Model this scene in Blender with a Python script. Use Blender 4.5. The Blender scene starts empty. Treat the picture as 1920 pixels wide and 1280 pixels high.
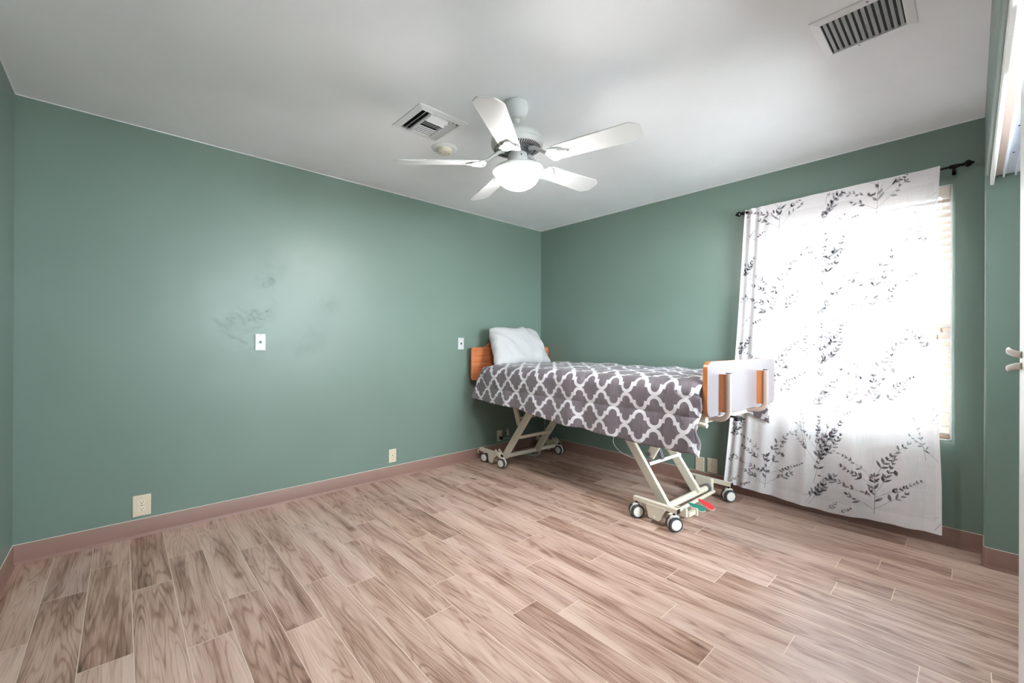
import bpy, bmesh, math, random
from mathutils import Vector, Matrix, noise
PI = math.pi
random.seed(7)
scene = bpy.context.scene
COL = scene.collection

# ------------------------------------------------------------------ camera
F_PX, YAW, PITCH, ROLL = 793.7, 0.82658, 0.000985, 0.0049
CAM_Z = 1.1702
def cam_axes():
    F = Vector((math.cos(YAW)*math.cos(PITCH), math.sin(YAW)*math.cos(PITCH), math.sin(PITCH)))
    R = Vector((math.sin(YAW), -math.cos(YAW), 0))
    U = R.cross(F)
    c, s = math.cos(ROLL), math.sin(ROLL)
    return F, c*R+s*U, -s*R+c*U
F_, R_, U_ = cam_axes()
cd = bpy.data.cameras.new('camera'); cam = bpy.data.objects.new('camera', cd); COL.objects.link(cam)
cam.matrix_world = Matrix(((R_.x, U_.x, -F_.x, 0), (R_.y, U_.y, -F_.y, 0), (R_.z, U_.z, -F_.z, CAM_Z), (0, 0, 0, 1)))
cd.sensor_width = 36; cd.lens = F_PX/1920*36; cd.clip_start = 0.01; cd.clip_end = 200
scene.camera = cam

# ------------------------------------------------------------------ world, light, exposure
world = bpy.data.worlds.new('sky'); scene.world = world; world.use_nodes = True
wn = world.node_tree.nodes; wl = world.node_tree.links
bg = wn['Background']; bg.inputs[0].default_value = (0.87, 0.935, 1.0, 1); bg.inputs[1].default_value = 15.0
scene.view_settings.view_transform = 'Standard'; scene.view_settings.look = 'None'
scene.view_settings.exposure = 2.12; scene.view_settings.gamma = 1.0
scene.view_settings.use_curve_mapping = False
try:
    scene.cycles.use_denoising = True
    scene.cycles.max_bounces = 10; scene.cycles.diffuse_bounces = 6; scene.cycles.transparent_max_bounces = 16
    scene.cycles.sample_clamp_indirect = 8.0
except Exception:
    pass
DOME_EMIT = 38.0

def portal(loc, rot, sx, sy):
    l = bpy.data.lights.new('daylight_portal', 'AREA'); l.shape = 'RECTANGLE'; l.size = sx; l.size_y = sy
    l.cycles.is_portal = True
    o = bpy.data.objects.new('daylight_portal', l); COL.objects.link(o); o.location = loc; o.rotation_euler = rot
portal((1.935, -1.02, 1.56), (PI/2, 0, 0), 1.62, 1.10)   # added fill window behind the camera, facing +Y
portal((3.70, 0.555, 1.36), (0, PI/2, 0), 1.5, 0.95)      # through the window, facing -X

# ------------------------------------------------------------------ room dimensions (metres)
XB, YA, XC, YD, H = 3.537, 3.353, -0.413, -0.047, 2.44

# ------------------------------------------------------------------ materials
def srgb(r, g, b):
    f = lambda c: (c/255/12.92) if c/255 <= 0.04045 else ((c/255+0.055)/1.055)**2.4
    return (f(r), f(g), f(b), 1)
def new_mat(name):
    m = bpy.data.materials.new(name); m.use_nodes = True
    nt = m.node_tree
    return m, nt, nt.nodes, nt.links, nt.nodes['Principled BSDF']
def N(nodes, typ, **kw):
    n = nodes.new(typ)
    for k, v in kw.items(): setattr(n, k, v)
    return n
def mat(name, rgb, rough=0.5, metal=0.0, bump=0.0, bscale=60, spec=0.5, emit=None, var=0.0, coat=0.0):
    m, nt, ns, ls, p = new_mat(name)
    p.inputs['Base Color'].default_value = srgb(*rgb)
    p.inputs['Roughness'].default_value = rough; p.inputs['Metallic'].default_value = metal
    p.inputs['Specular IOR Level'].default_value = spec
    p.inputs['Coat Weight'].default_value = coat
    tc = N(ns, 'ShaderNodeTexCoord'); nz = N(ns, 'ShaderNodeTexNoise')
    nz.inputs['Scale'].default_value = bscale; nz.inputs['Detail'].default_value = 4
    ls.new(tc.outputs['Object'], nz.inputs['Vector'])
    if bump:
        b = N(ns, 'ShaderNodeBump'); b.inputs['Strength'].default_value = bump; b.inputs['Distance'].default_value = 0.002
        ls.new(nz.outputs['Fac'], b.inputs['Height']); ls.new(b.outputs[0], p.inputs['Normal'])
    mx = N(ns, 'ShaderNodeMixRGB'); mx.blend_type = 'MULTIPLY'; mx.inputs[0].default_value = max(var, 0.04)
    mx.inputs[1].default_value = srgb(*rgb); ls.new(nz.outputs['Fac'], mx.inputs[2]); ls.new(mx.outputs[0], p.inputs['Base Color'])
    if emit:
        p.inputs['Emission Color'].default_value = srgb(*rgb); p.inputs['Emission Strength'].default_value = emit
    return m

def plaster(name, rgb, rough, strength, spec=0.5, dist=0.004):
    """hand-trowelled plaster: broad waves plus sharp broken ridges"""
    m, nt, ns, ls, p = new_mat(name)
    p.inputs['Base Color'].default_value = srgb(*rgb); p.inputs['Roughness'].default_value = rough
    p.inputs['Specular IOR Level'].default_value = spec
    geo = N(ns, 'ShaderNodeNewGeometry')
    big = N(ns, 'ShaderNodeTexNoise'); big.inputs['Scale'].default_value = 2.3; big.inputs['Detail'].default_value = 3
    n1 = N(ns, 'ShaderNodeTexNoise'); n1.inputs['Scale'].default_value = 15.0; n1.inputs['Detail'].default_value = 7
    n1.inputs['Roughness'].default_value = 0.62; n1.inputs['Distortion'].default_value = 1.4
    for n in (big, n1): ls.new(geo.outputs['Position'], n.inputs['Vector'])
    # ridge = narrow band around the mid value
    sub = N(ns, 'ShaderNodeMath', operation='SUBTRACT'); ls.new(n1.outputs['Fac'], sub.inputs[0]); sub.inputs[1].default_value = 0.5
    ab = N(ns, 'ShaderNodeMath', operation='ABSOLUTE'); ls.new(sub.outputs[0], ab.inputs[0])
    mr = N(ns, 'ShaderNodeMapRange'); ls.new(ab.outputs[0], mr.inputs[0])
    mr.inputs[1].default_value = 0.0; mr.inputs[2].default_value = 0.016; mr.inputs[3].default_value = 1; mr.inputs[4].default_value = 0
    msk = N(ns, 'ShaderNodeTexNoise'); msk.inputs['Scale'].default_value = 5.5; msk.inputs['Detail'].default_value = 2
    off = N(ns, 'ShaderNodeVectorMath', operation='ADD'); off.inputs[1].default_value = (7.3, 2.2, 9.1)
    ls.new(geo.outputs['Position'], off.inputs[0]); ls.new(off.outputs[0], msk.inputs['Vector'])
    mr2 = N(ns, 'ShaderNodeMapRange'); ls.new(msk.outputs['Fac'], mr2.inputs[0])
    mr2.inputs[1].default_value = 0.54; mr2.inputs[2].default_value = 0.66; mr2.inputs[3].default_value = 0; mr2.inputs[4].default_value = 1
    mul = N(ns, 'ShaderNodeMath', operation='MULTIPLY'); ls.new(mr.outputs[0], mul.inputs[0]); ls.new(mr2.outputs[0], mul.inputs[1])
    b1 = N(ns, 'ShaderNodeBump'); b1.inputs['Strength'].default_value = 0.35; b1.inputs['Distance'].default_value = dist*4
    ls.new(big.outputs['Fac'], b1.inputs['Height'])
    b2 = N(ns, 'ShaderNodeBump'); b2.inputs['Strength'].default_value = strength; b2.inputs['Distance'].default_value = dist*0.35
    ls.new(mul.outputs[0], b2.inputs['Height']); ls.new(b1.outputs[0], b2.inputs['Normal'])
    ls.new(b2.outputs[0], p.inputs['Normal'])
    cr = N(ns, 'ShaderNodeMixRGB'); cr.blend_type = 'MIX'
    cr.inputs[1].default_value = srgb(*[c*0.965 for c in rgb]); cr.inputs[2].default_value = srgb(*[min(255, c*1.03) for c in rgb])
    ls.new(big.outputs['Fac'], cr.inputs[0]); ls.new(cr.outputs[0], p.inputs['Base Color'])
    return m

M = {}
M['wall'] = plaster('green_wall_paint', (113, 132, 123), 0.40, 0.28)
M['ceiling'] = plaster('white_ceiling_paint', (243, 243, 247), 0.6, 0.4, 0.3)
M['base'] = mat('brown_vinyl_base', (144, 110, 99), 0.5, bump=0.15, bscale=14, var=0.10)
M['caulk'] = mat('pale_caulk', (196, 190, 176), 0.6)
M['white_paint'] = mat('white_trim_paint', (236, 235, 234), 0.35, bump=0.05)
M['fan_white'] = mat('fan_white_enamel', (214, 214, 214), 0.38)
M['dark'] = mat('dark_gap', (28, 28, 30), 0.7)
M['grey_metal'] = mat('grey_metal', (128, 130, 136), 0.4, 0.6)
M['vent_white'] = mat('vent_white_enamel', (240, 240, 243), 0.4)
M['vent_slat'] = mat('vent_slat_enamel', (206, 206, 208), 0.42)
M['detector'] = mat('cream_detector_plastic', (226, 219, 200), 0.45)
M['bed_metal'] = mat('cream_bed_enamel', (222, 212, 196), 0.36)
M['post_metal'] = mat('taupe_enamel', (172, 152, 142), 0.36)
M['rubber'] = mat('dark_grey_rubber', (62, 62, 66), 0.6)
M['wheel_white'] = mat('white_wheel_plastic', (228, 224, 218), 0.4)
M['black'] = mat('black_plastic', (22, 22, 24), 0.35)
M['rod_black'] = mat('black_rod_metal', (30, 26, 30), 0.22, 0.6)
M['pedal_red'] = mat('red_pedal_plastic', (222, 22, 30), 0.4)
M['pedal_green'] = mat('green_pedal_plastic', (4, 116, 96), 0.4)
M['pedal_rim'] = mat('white_pedal_rim', (226, 208, 200), 0.4)
M['ivory'] = mat('ivory_outlet_plastic', (216, 200, 178), 0.4)
M['ivory_face'] = mat('ivory_receptacle_plastic', (226, 212, 192), 0.35)
M['white_plastic'] = mat('white_plate_plastic', (206, 208, 208), 0.35)
M['nickel'] = mat('nickel_connector', (112, 112, 114), 0.4, 0.5)
M['cord'] = mat('grey_cord_rubber', (168, 170, 168), 0.5)
M['pillow'] = mat('white_cotton', (196, 194, 195), 0.85, bump=0.6, bscale=18, spec=0.2)
M['sheet'] = mat('white_sheet_cotton', (232, 230, 234), 0.85, bump=0.2, bscale=20, spec=0.2)
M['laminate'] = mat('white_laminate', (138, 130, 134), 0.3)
M['blind'] = mat('cream_blind_slat', (226, 214, 202), 0.45)
M['blind_rail'] = mat('tan_blind_rail', (178, 150, 128), 0.45)
M['vinyl'] = mat('white_window_vinyl', (232, 232, 232), 0.35)
M['track'] = mat('white_track_enamel', (222, 226, 238), 0.35)
M['tan'] = mat('pinkish_wood_jamb', (208, 184, 172), 0.5)
M['lever'] = mat('satin_nickel_lever', (196, 186, 176), 0.35, 0.3)
M['stucco'] = mat('white_stucco', (204, 206, 210), 0.9, bump=0.3, bscale=30)
M['ground'] = mat('pale_concrete_ground', (214, 211, 206), 0.8, bump=0.2, bscale=8, var=0.15)
M['brown_panel'] = mat('brown_motor_cover', (140, 112, 92), 0.5)

def wood(name, c1, c2, axis, scale=(3, 60, 60), rough=0.35):
    m, nt, ns, ls, p = new_mat(name)
    tc = N(ns, 'ShaderNodeTexCoord'); mp = N(ns, 'ShaderNodeMapping'); mp.inputs['Scale'].default_value = scale
    nz = N(ns, 'ShaderNodeTexNoise'); nz.inputs['Scale'].default_value = 1; nz.inputs['Detail'].default_value = 6; nz.inputs['Distortion'].default_value = 0.4
    rp = N(ns, 'ShaderNodeValToRGB'); rp.color_ramp.elements[0].position = 0.34; rp.color_ramp.elements[1].position = 0.66
    rp.color_ramp.elements[0].color = srgb(*c1); rp.color_ramp.elements[1].color = srgb(*c2)
    ls.new(tc.outputs['Object'], mp.inputs[0]); ls.new(mp.outputs[0], nz.inputs['Vector']); ls.new(nz.outputs['Fac'], rp.inputs[0])
    ls.new(rp.outputs[0], p.inputs['Base Color']); p.inputs['Roughness'].default_value = rough
    return m
M['cherry'] = wood('cherry_wood_laminate', (176, 96, 56), (206, 128, 84), 0)
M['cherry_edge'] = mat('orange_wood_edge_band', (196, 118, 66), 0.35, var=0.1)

def floor_mat():
    m, nt, ns, ls, p = new_mat('wood_look_plank_tile')
    uv = N(ns, 'ShaderNodeUVMap'); uv.uv_map = 'UVMap'
    at = N(ns, 'ShaderNodeAttribute'); at.attribute_name = 'plank'
    sep = N(ns, 'ShaderNodeSeparateColor'); ls.new(at.outputs['Color'], sep.inputs[0])
    # slow field whose contour lines become the cathedral grain
    mp = N(ns, 'ShaderNodeMapping'); mp.inputs['Scale'].default_value = (10.0, 0.8, 1); ls.new(uv.outputs[0], mp.inputs[0])
    field = N(ns, 'ShaderNodeTexNoise'); field.inputs['Scale'].default_value = 1; field.inputs['Detail'].default_value = 2.4
    field.inputs['Roughness'].default_value = 0.45; field.inputs['Distortion'].default_value = 0.35; ls.new(mp.outputs[0], field.inputs['Vector'])
    m1 = N(ns, 'ShaderNodeMath', operation='MULTIPLY'); ls.new(field.outputs['Fac'], m1.inputs[0])
    fr = N(ns, 'ShaderNodeMapRange'); ls.new(sep.outputs[1], fr.inputs[0]); fr.inputs[3].default_value = 50; fr.inputs[4].default_value = 130
    ls.new(fr.outputs[0], m1.inputs[1])
    sn = N(ns, 'ShaderNodeMath', operation='SINE'); ls.new(m1.outputs[0], sn.inputs[0])
    s01 = N(ns, 'ShaderNodeMapRange'); ls.new(sn.outputs[0], s01.inputs[0]); s01.inputs[1].default_value = -1; s01.inputs[2].default_value = 1
    pw = N(ns, 'ShaderNodeMath', operation='POWER'); ls.new(s01.outputs[0], pw.inputs[0]); pw.inputs[1].default_value = 3.6
    # fine fibres
    mf = N(ns, 'ShaderNodeMapping'); mf.inputs['Scale'].default_value = (210, 7, 1); ls.new(uv.outputs[0], mf.inputs[0])
    fib = N(ns, 'ShaderNodeTexNoise'); fib.inputs['Scale'].default_value = 1; fib.inputs['Detail'].default_value = 5; ls.new(mf.outputs[0], fib.inputs['Vector'])
    # broad tone streaks
    mb = N(ns, 'ShaderNodeMapping'); mb.inputs['Scale'].default_value = (14, 1.3, 1); mb.inputs['Location'].default_value = (3.3, 8.1, 0); ls.new(uv.outputs[0], mb.inputs[0])
    brd = N(ns, 'ShaderNodeTexNoise'); brd.inputs['Scale'].default_value = 1; brd.inputs['Detail'].default_value = 4; ls.new(mb.outputs[0], brd.inputs['Vector'])
    # knots
    mk = N(ns, 'ShaderNodeMapping'); mk.inputs['Scale'].default_value = (5.0, 2.2, 1); ls.new(uv.outputs[0], mk.inputs[0])
    vor = N(ns, 'ShaderNodeTexVoronoi'); vor.inputs['Scale'].default_value = 1; ls.new(mk.outputs[0], vor.inputs['Vector'])
    kn = N(ns, 'ShaderNodeMapRange'); ls.new(vor.outputs['Distance'], kn.inputs[0]); kn.inputs[1].default_value = 0.03; kn.inputs[2].default_value = 0.13
    kn.inputs[3].default_value = 1; kn.inputs[4].default_value = 0
    # combine: darkness
    a = N(ns, 'ShaderNodeMath', operation='MULTIPLY'); ls.new(pw.outputs[0], a.inputs[0]); a.inputs[1].default_value = 0.18
    b = N(ns, 'ShaderNodeMath', operation='MULTIPLY'); ls.new(fib.outputs['Fac'], b.inputs[0]); b.inputs[1].default_value = 0.52
    c = N(ns, 'ShaderNodeMapRange'); ls.new(brd.outputs['Fac'], c.inputs[0]); c.inputs[1].default_value = 0.35; c.inputs[2].default_value = 0.72
    c.inputs[3].default_value = 0.0; c.inputs[4].default_value = 0.42
    d = N(ns, 'ShaderNodeMath', operation='MULTIPLY'); ls.new(kn.outputs[0], d.inputs[0]); d.inputs[1].default_value = 0.32
    e = N(ns, 'ShaderNodeMapRange'); ls.new(sep.outputs[0], e.inputs[0]); e.inputs[3].default_value = -0.15; e.inputs[4].default_value = 0.10
    tot = None
    for q in (a, b, c, d, e):
        if tot is None: tot = q; continue
        s = N(ns, 'ShaderNodeMath', operation='ADD'); ls.new(tot.outputs[0], s.inputs[0]); ls.new(q.outputs[0], s.inputs[1]); tot = s
    rp = N(ns, 'ShaderNodeValToRGB'); ls.new(tot.outputs[0], rp.inputs[0])
    el = rp.color_ramp.elements
    el[0].position = 0.14; el[0].color = srgb(214, 186, 173)
    el[1].position = 0.95; el[1].color = srgb(86, 60, 49)
    x = el.new(0.42); x.color = srgb(191, 160, 147)
    x = el.new(0.62); x.color = srgb(158, 124, 109)
    # a few planks lean to yellow-tan, others to pink
    hue = N(ns, 'ShaderNodeMixRGB'); hue.blend_type = 'MULTIPLY'
    hr = N(ns, 'ShaderNodeMapRange'); ls.new(sep.outputs[2], hr.inputs[0]); hr.inputs[3].default_value = 0.0; hr.inputs[4].default_value = 0.5
    ls.new(hr.outputs[0], hue.inputs[0]); ls.new(rp.outputs[0], hue.inputs[1]); hue.inputs[2].default_value = (1.0, 0.95, 0.86, 1)
    ls.new(hue.outputs[0], p.inputs['Base Color'])
    p.inputs['Roughness'].default_value = 0.36; p.inputs['Specular IOR Level'].default_value = 0.5
    bp = N(ns, 'ShaderNodeBump'); bp.inputs['Strength'].default_value = 0.25; bp.inputs['Distance'].default_value = 0.0008
    ls.new(tot.outputs[0], bp.inputs['Height']); ls.new(bp.outputs[0], p.inputs['Normal'])
    return m
M['plank'] = floor_mat()
M['grout'] = mat('pale_grout', (226, 206, 190), 0.8)

def comforter_mat():
    """grey microfibre with the white interlocking trellis; UV is metres along the bed / round the drape"""
    m, nt, ns, ls, p = new_mat('trellis_comforter_fabric')
    uv = N(ns, 'ShaderNodeUVMap'); uv.uv_map = 'UVMap'
    sp = N(ns, 'ShaderNodeSeparateXYZ'); ls.new(uv.outputs[0], sp.inputs[0])
    def op(o, a, b=None, c=None):
        n = N(ns, 'ShaderNodeMath', operation=o)
        for i, v in enumerate((a, b, c)):
            if v is None: continue
            if isinstance(v, (int, float)): n.inputs[i].default_value = v
            else: ls.new(v, n.inputs[i])
        return n.outputs[0]
    A = 0.1975; B = 0.2
    def fold(x, period, shift):
        t = op('ADD', x, shift + period*0.5 + period*60)
        t = op('MODULO', t, period)
        t = op('SUBTRACT', t, period*0.5)
        return op('ABSOLUTE', t)
    R = 0.0402; W = 0.0215; LEG = 0.0605
    def arc(x, y):
        # bottom of a U: ring of radius R centred (0,R*1.05+W/2), plus straight legs to LEG
        yy = op('SUBTRACT', y, R+W*0.42)
        yc = op('MINIMUM', yy, 0.0)
        d = op('SQRT', op('ADD', op('MULTIPLY', x, x), op('MULTIPLY', yc, yc)))
        ring = op('LESS_THAN', op('ABSOLUTE', op('SUBTRACT', d, R)), W/2)
        lim = op('LESS_THAN', y, LEG)
        return op('MULTIPLY', ring, lim)
    m1 = arc(fold(sp.outputs[0], A, 0), fold(sp.outputs[1], B, 0))
    m2 = arc(fold(sp.outputs[0], A, A/2), fold(sp.outputs[1], B, B/2))
    mask = op('MAXIMUM', m1, m2)
    nz = N(ns, 'ShaderNodeTexNoise'); nz.inputs['Scale'].default_value = 9; nz.inputs['Detail'].default_value = 5; ls.new(uv.outputs[0], nz.inputs['Vector'])
    gr = N(ns, 'ShaderNodeMixRGB'); gr.inputs[1].default_value = srgb(98, 90, 96); gr.inputs[2].default_value = srgb(128, 116, 124); ls.new(nz.outputs['Fac'], gr.inputs[0])
    mx = N(ns, 'ShaderNodeMixRGB'); ls.new(mask, mx.inputs[0]); ls.new(gr.outputs[0], mx.inputs[1]); mx.inputs[2].default_value = srgb(222, 218, 224)
    ls.new(mx.outputs[0], p.inputs['Base Color'])
    p.inputs['Roughness'].default_value = 0.62; p.inputs['Sheen Weight'].default_value = 0.25
    wr = N(ns, 'ShaderNodeTexNoise'); wr.inputs['Scale'].default_value = 1; wr.inputs['Detail'].default_value = 5; wr.inputs['Distortion'].default_value = 0.8
    mpw = N(ns, 'ShaderNodeMapping'); mpw.inputs['Scale'].default_value = (42, 11, 1); ls.new(uv.outputs[0], mpw.inputs[0]); ls.new(mpw.outputs[0], wr.inputs['Vector'])
    b = N(ns, 'ShaderNodeBump'); b.inputs['Strength'].default_value = 0.9; b.inputs['Distance'].default_value = 0.010
    ls.new(wr.outputs['Fac'], b.inputs['Height']); ls.new(b.outputs[0], p.inputs['Normal'])
    return m
M['comforter'] = comforter_mat()

def curtain_mat():
    m, nt, ns, ls, p = new_mat('sheer_linen_curtain')
    out = ns['Material Output']
    uv = N(ns, 'ShaderNodeUVMap'); uv.uv_map = 'UVMap'
    mp = N(ns, 'ShaderNodeMapping'); mp.inputs['Scale'].default_value = (420, 9, 1); ls.new(uv.outputs[0], mp.inputs[0])
    nz = N(ns, 'ShaderNodeTexNoise'); nz.inputs['Scale'].default_value = 1; nz.inputs['Detail'].default_value = 3; ls.new(mp.outputs[0], nz.inputs['Vector'])
    mp2 = N(ns, 'ShaderNodeMapping'); mp2.inputs['Scale'].default_value = (8, 300, 1); ls.new(uv.outputs[0], mp2.inputs[0])
    nz2 = N(ns, 'ShaderNodeTexNoise'); nz2.inputs['Scale'].default_value = 1; nz2.inputs['Detail'].default_value = 2; ls.new(mp2.outputs[0], nz2.inputs['Vector'])
    ad = N(ns, 'ShaderNodeMath', operation='ADD'); ls.new(nz.outputs['Fac'], ad.inputs[0]); ls.new(nz2.outputs['Fac'], ad.inputs[1])
    at = N(ns, 'ShaderNodeAttribute'); at.attribute_name = 'layers'
    fac = N(ns, 'ShaderNodeMapRange'); ls.new(ad.outputs[0], fac.inputs[0]); fac.inputs[1].default_value = 0.7; fac.inputs[2].default_value = 1.3
    fac.inputs[3].default_value = 0.20; fac.inputs[4].default_value = 0.06      # share of open weave
    mu = N(ns, 'ShaderNodeMath', operation='MULTIPLY'); ls.new(fac.outputs[0], mu.inputs[0]); ls.new(at.outputs['Fac'], mu.inputs[1])
    df = N(ns, 'ShaderNodeBsdfDiffuse'); df.inputs[0].default_value = srgb(246, 239, 242)
    tl = N(ns, 'ShaderNodeBsdfTranslucent'); tl.inputs[0].default_value = srgb(232, 228, 232)
    tr = N(ns, 'ShaderNodeBsdfTransparent')
    a = N(ns, 'ShaderNodeMixShader'); a.inputs[0].default_value = 0.17; ls.new(df.outputs[0], a.inputs[1]); ls.new(tl.outputs[0], a.inputs[2])
    b = N(ns, 'ShaderNodeMixShader'); ls.new(mu.outputs[0], b.inputs[0]); ls.new(a.outputs[0], b.inputs[1]); ls.new(tr.outputs[0], b.inputs[2])
    ls.new(b.outputs[0], out.inputs[0])
    return m
M['curtain'] = curtain_mat()
def print_mat(name, rgb):
    m, nt, ns, ls, p = new_mat(name)
    out = ns['Material Output']
    df = N(ns, 'ShaderNodeBsdfDiffuse'); df.inputs[0].default_value = srgb(*rgb)
    tl = N(ns, 'ShaderNodeBsdfTranslucent'); tl.inputs[0].default_value = srgb(*rgb)
    tr = N(ns, 'ShaderNodeBsdfTransparent')
    geo = N(ns, 'ShaderNodeNewGeometry'); nz = N(ns, 'ShaderNodeTexNoise'); nz.inputs['Scale'].default_value = 30; ls.new(geo.outputs['Position'], nz.inputs['Vector'])
    mr = N(ns, 'ShaderNodeMapRange'); ls.new(nz.outputs['Fac'], mr.inputs[0]); mr.inputs[1].default_value = 0.3; mr.inputs[2].default_value = 0.7; mr.inputs[3].default_value = 0.25; mr.inputs[4].default_value = 0.60
    a = N(ns, 'ShaderNodeMixShader'); a.inputs[0].default_value = 0.4; ls.new(df.outputs[0], a.inputs[1]); ls.new(tl.outputs[0], a.inputs[2])
    b = N(ns, 'ShaderNodeMixShader'); ls.new(mr.outputs[0], b.inputs[0]); ls.new(a.outputs[0], b.inputs[1]); ls.new(tr.outputs[0], b.inputs[2])
    ls.new(b.outputs[0], out.inputs[0])
    return m
M['leaf'] = print_mat('grey_leaf_print', (74, 74, 82))
M['leaf_mauve'] = print_mat('mauve_leaf_print', (122, 98, 112))
M['leaf_blue'] = print_mat('blue_grey_leaf_print', (82, 86, 102))

def glass():
    m, nt, ns, ls, p = new_mat('window_glass')
    out = ns['Material Output']
    tr = N(ns, 'ShaderNodeBsdfTransparent'); tr.inputs[0].default_value = (0.93, 0.96, 0.95, 1)
    gl = N(ns, 'ShaderNodeBsdfGlossy'); gl.inputs['Roughness'].default_value = 0.02
    fr = N(ns, 'ShaderNodeFresnel'); fr.inputs[0].default_value = 1.45
    b = N(ns, 'ShaderNodeMixShader'); ls.new(fr.outputs[0], b.inputs[0]); ls.new(tr.outputs[0], b.inputs[1]); ls.new(gl.outputs[0], b.inputs[2])
    ls.new(b.outputs[0], out.inputs[0])
    return m
M['glass'] = glass()
def dome():
    m, nt, ns, ls, p = new_mat('lit_opal_glass')
    p.inputs['Base Color'].default_value = (0.9, 0.9, 0.88, 1); p.inputs['Roughness'].default_value = 0.3
    p.inputs['Emission Color'].default_value = (1.0, 0.985, 0.97, 1); p.inputs['Emission Strength'].default_value = DOME_EMIT
    return m
M['dome'] = dome()

# ------------------------------------------------------------------ mesh builder
class MB:
    def __init__(s): s.v = []; s.f = []; s.m = []
    def add(s, vs, fs, mi=0, T=None):
        o = len(s.v)
        s.v += [tuple(T @ Vector(v)) if T is not None else tuple(v) for v in vs]
        s.f += [tuple(i+o for i in f) for f in fs]; s.m += [mi]*len(fs); return s
    def box(s, c, d, mi=0, T=None):
        x, y, z = (k/2 for k in d)
        vs = [(c[0]+a*x, c[1]+b*y, c[2]+e*z) for a in (-1, 1) for b in (-1, 1) for e in (-1, 1)]
        return s.add(vs, [(0,1,3,2),(4,6,7,5),(0,4,5,1),(2,3,7,6),(0,2,6,4),(1,5,7,3)], mi, T)
    def span(s, lo, hi, mi=0, T=None):
        return s.box([(a+b)/2 for a, b in zip(lo, hi)], [abs(b-a) for a, b in zip(lo, hi)], mi, T)
    def beam(s, p0, p1, w, h, up=(0,0,1), mi=0):
        """rectangular bar from p0 to p1; w across, h along 'up'"""
        p0, p1 = Vector(p0), Vector(p1); d = (p1-p0); L = d.length; d.normalize()
        up = Vector(up); sd = d.cross(up).normalized(); up = sd.cross(d)
        T = Matrix(((sd.x, d.x, up.x, 0), (sd.y, d.y, up.y, 0), (sd.z, d.z, up.z, 0), (0,0,0,1)))
        T.translation = (p0+p1)/2
        return s.box((0,0,0), (w, L, h), mi, T)
    def tube(s, pts, r, n=12, mi=0, flat=1.0, caps=True, upv=None):
        pts = [Vector(p) for p in pts]; rings = []
        prev = None
        for i, p in enumerate(pts):
            t = (pts[min(i+1, len(pts)-1)]-pts[max(i-1, 0)]).normalized()
            if prev is None:
                a = Vector(upv) if upv else (Vector((0,0,1)) if abs(t.z) < 0.9 else Vector((1,0,0)))
                u = (a-t*a.dot(t)).normalized()
            else:
                u = (prev-t*prev.dot(t)).normalized()
            prev = u; w = t.cross(u)
            rr = r[i] if isinstance(r, (list, tuple)) else r
            rings.append([p+u*rr*math.cos(2*PI*k/n)+w*rr*flat*math.sin(2*PI*k/n) for k in range(n)])
        vs = [v for g in rings for v in g]; fs = []
        for i in range(len(pts)-1):
            for k in range(n):
                fs.append((i*n+k, i*n+(k+1) % n, (i+1)*n+(k+1) % n, (i+1)*n+k))
        if caps: fs += [tuple(range(n-1, -1, -1)), tuple((len(pts)-1)*n+k for k in range(n))]
        return s.add(vs, fs, mi)
    def lathe(s, prof, c=(0,0,0), n=40, mi=0, T=None):
        """prof: list of (r, z)"""
        vs = []; fs = []
        for r, z in prof:
            for k in range(n): vs.append((c[0]+r*math.cos(2*PI*k/n), c[1]+r*math.sin(2*PI*k/n), c[2]+z))
        for i in range(len(prof)-1):
            for k in range(n): fs.append((i*n+k, i*n+(k+1) % n, (i+1)*n+(k+1) % n, (i+1)*n+k))
        fs += [tuple(range(n-1, -1, -1)), tuple((len(prof)-1)*n+k for k in range(n))]
        return s.add(vs, fs, mi, T)
    def prism(s, outl, h0, h1, axis='z', mi=0, T=None, mi_side=None):
        n = len(outl)
        def P(a, b, h): return {'z': (a, b, h), 'y': (a, h, b), 'x': (h, a, b)}[axis]
        vs = [P(a, b, h0) for a, b in outl]+[P(a, b, h1) for a, b in outl]
        s.add(vs, [tuple(range(n-1, -1, -1)), tuple(range(n, 2*n))], mi, T)
        o = len(s.v)-2*n
        s.f += [(o+i, o+(i+1) % n, o+n+(i+1) % n, o+n+i) for i in range(n)]; s.m += [mi if mi_side is None else mi_side]*n
        return s
    def build(s, name, mats, parent=None, smooth=False, bevel=0.0, seg=2, ang=40, loc=None):
        me = bpy.data.meshes.new(name); me.from_pydata(s.v, [], s.f); me.update()
        if not isinstance(mats, (list, tuple)): mats = [mats]
        for k in mats: me.materials.append(M[k])
        me.polygons.foreach_set('material_index', s.m)
        bm = bmesh.new(); bm.from_mesh(me); bmesh.ops.recalc_face_normals(bm, faces=bm.faces); bm.to_mesh(me); bm.free()
        if smooth:
            me.polygons.foreach_set('use_smooth', [True]*len(me.polygons))
            try: me.set_sharp_from_angle(angle=math.radians(ang))
            except Exception: pass
        o = bpy.data.objects.new(name, me); COL.objects.link(o)
        if parent is not None: o.parent = parent
        if loc: o.location = loc
        if bevel:
            b = o.modifiers.new('soft_edges', 'BEVEL'); b.width = bevel; b.segments = seg; b.limit_method = 'ANGLE'; b.angle_limit = math.radians(35)
            b.harden_normals = False
        return o
def tag(o, label, cat, group=None):
    o['label'] = label; o['category'] = cat
    if group: o['group'] = group
    return o
def struct(o): o['kind'] = 'structure'; return o
def thing(name, label, cat, loc=(0,0,0), rot=(0,0,0), group=None):
    o = bpy.data.objects.new(name, None); COL.objects.link(o); o.location = loc; o.rotation_euler = rot
    o.empty_display_size = 0.05
    return tag(o, label, cat, group)
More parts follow.
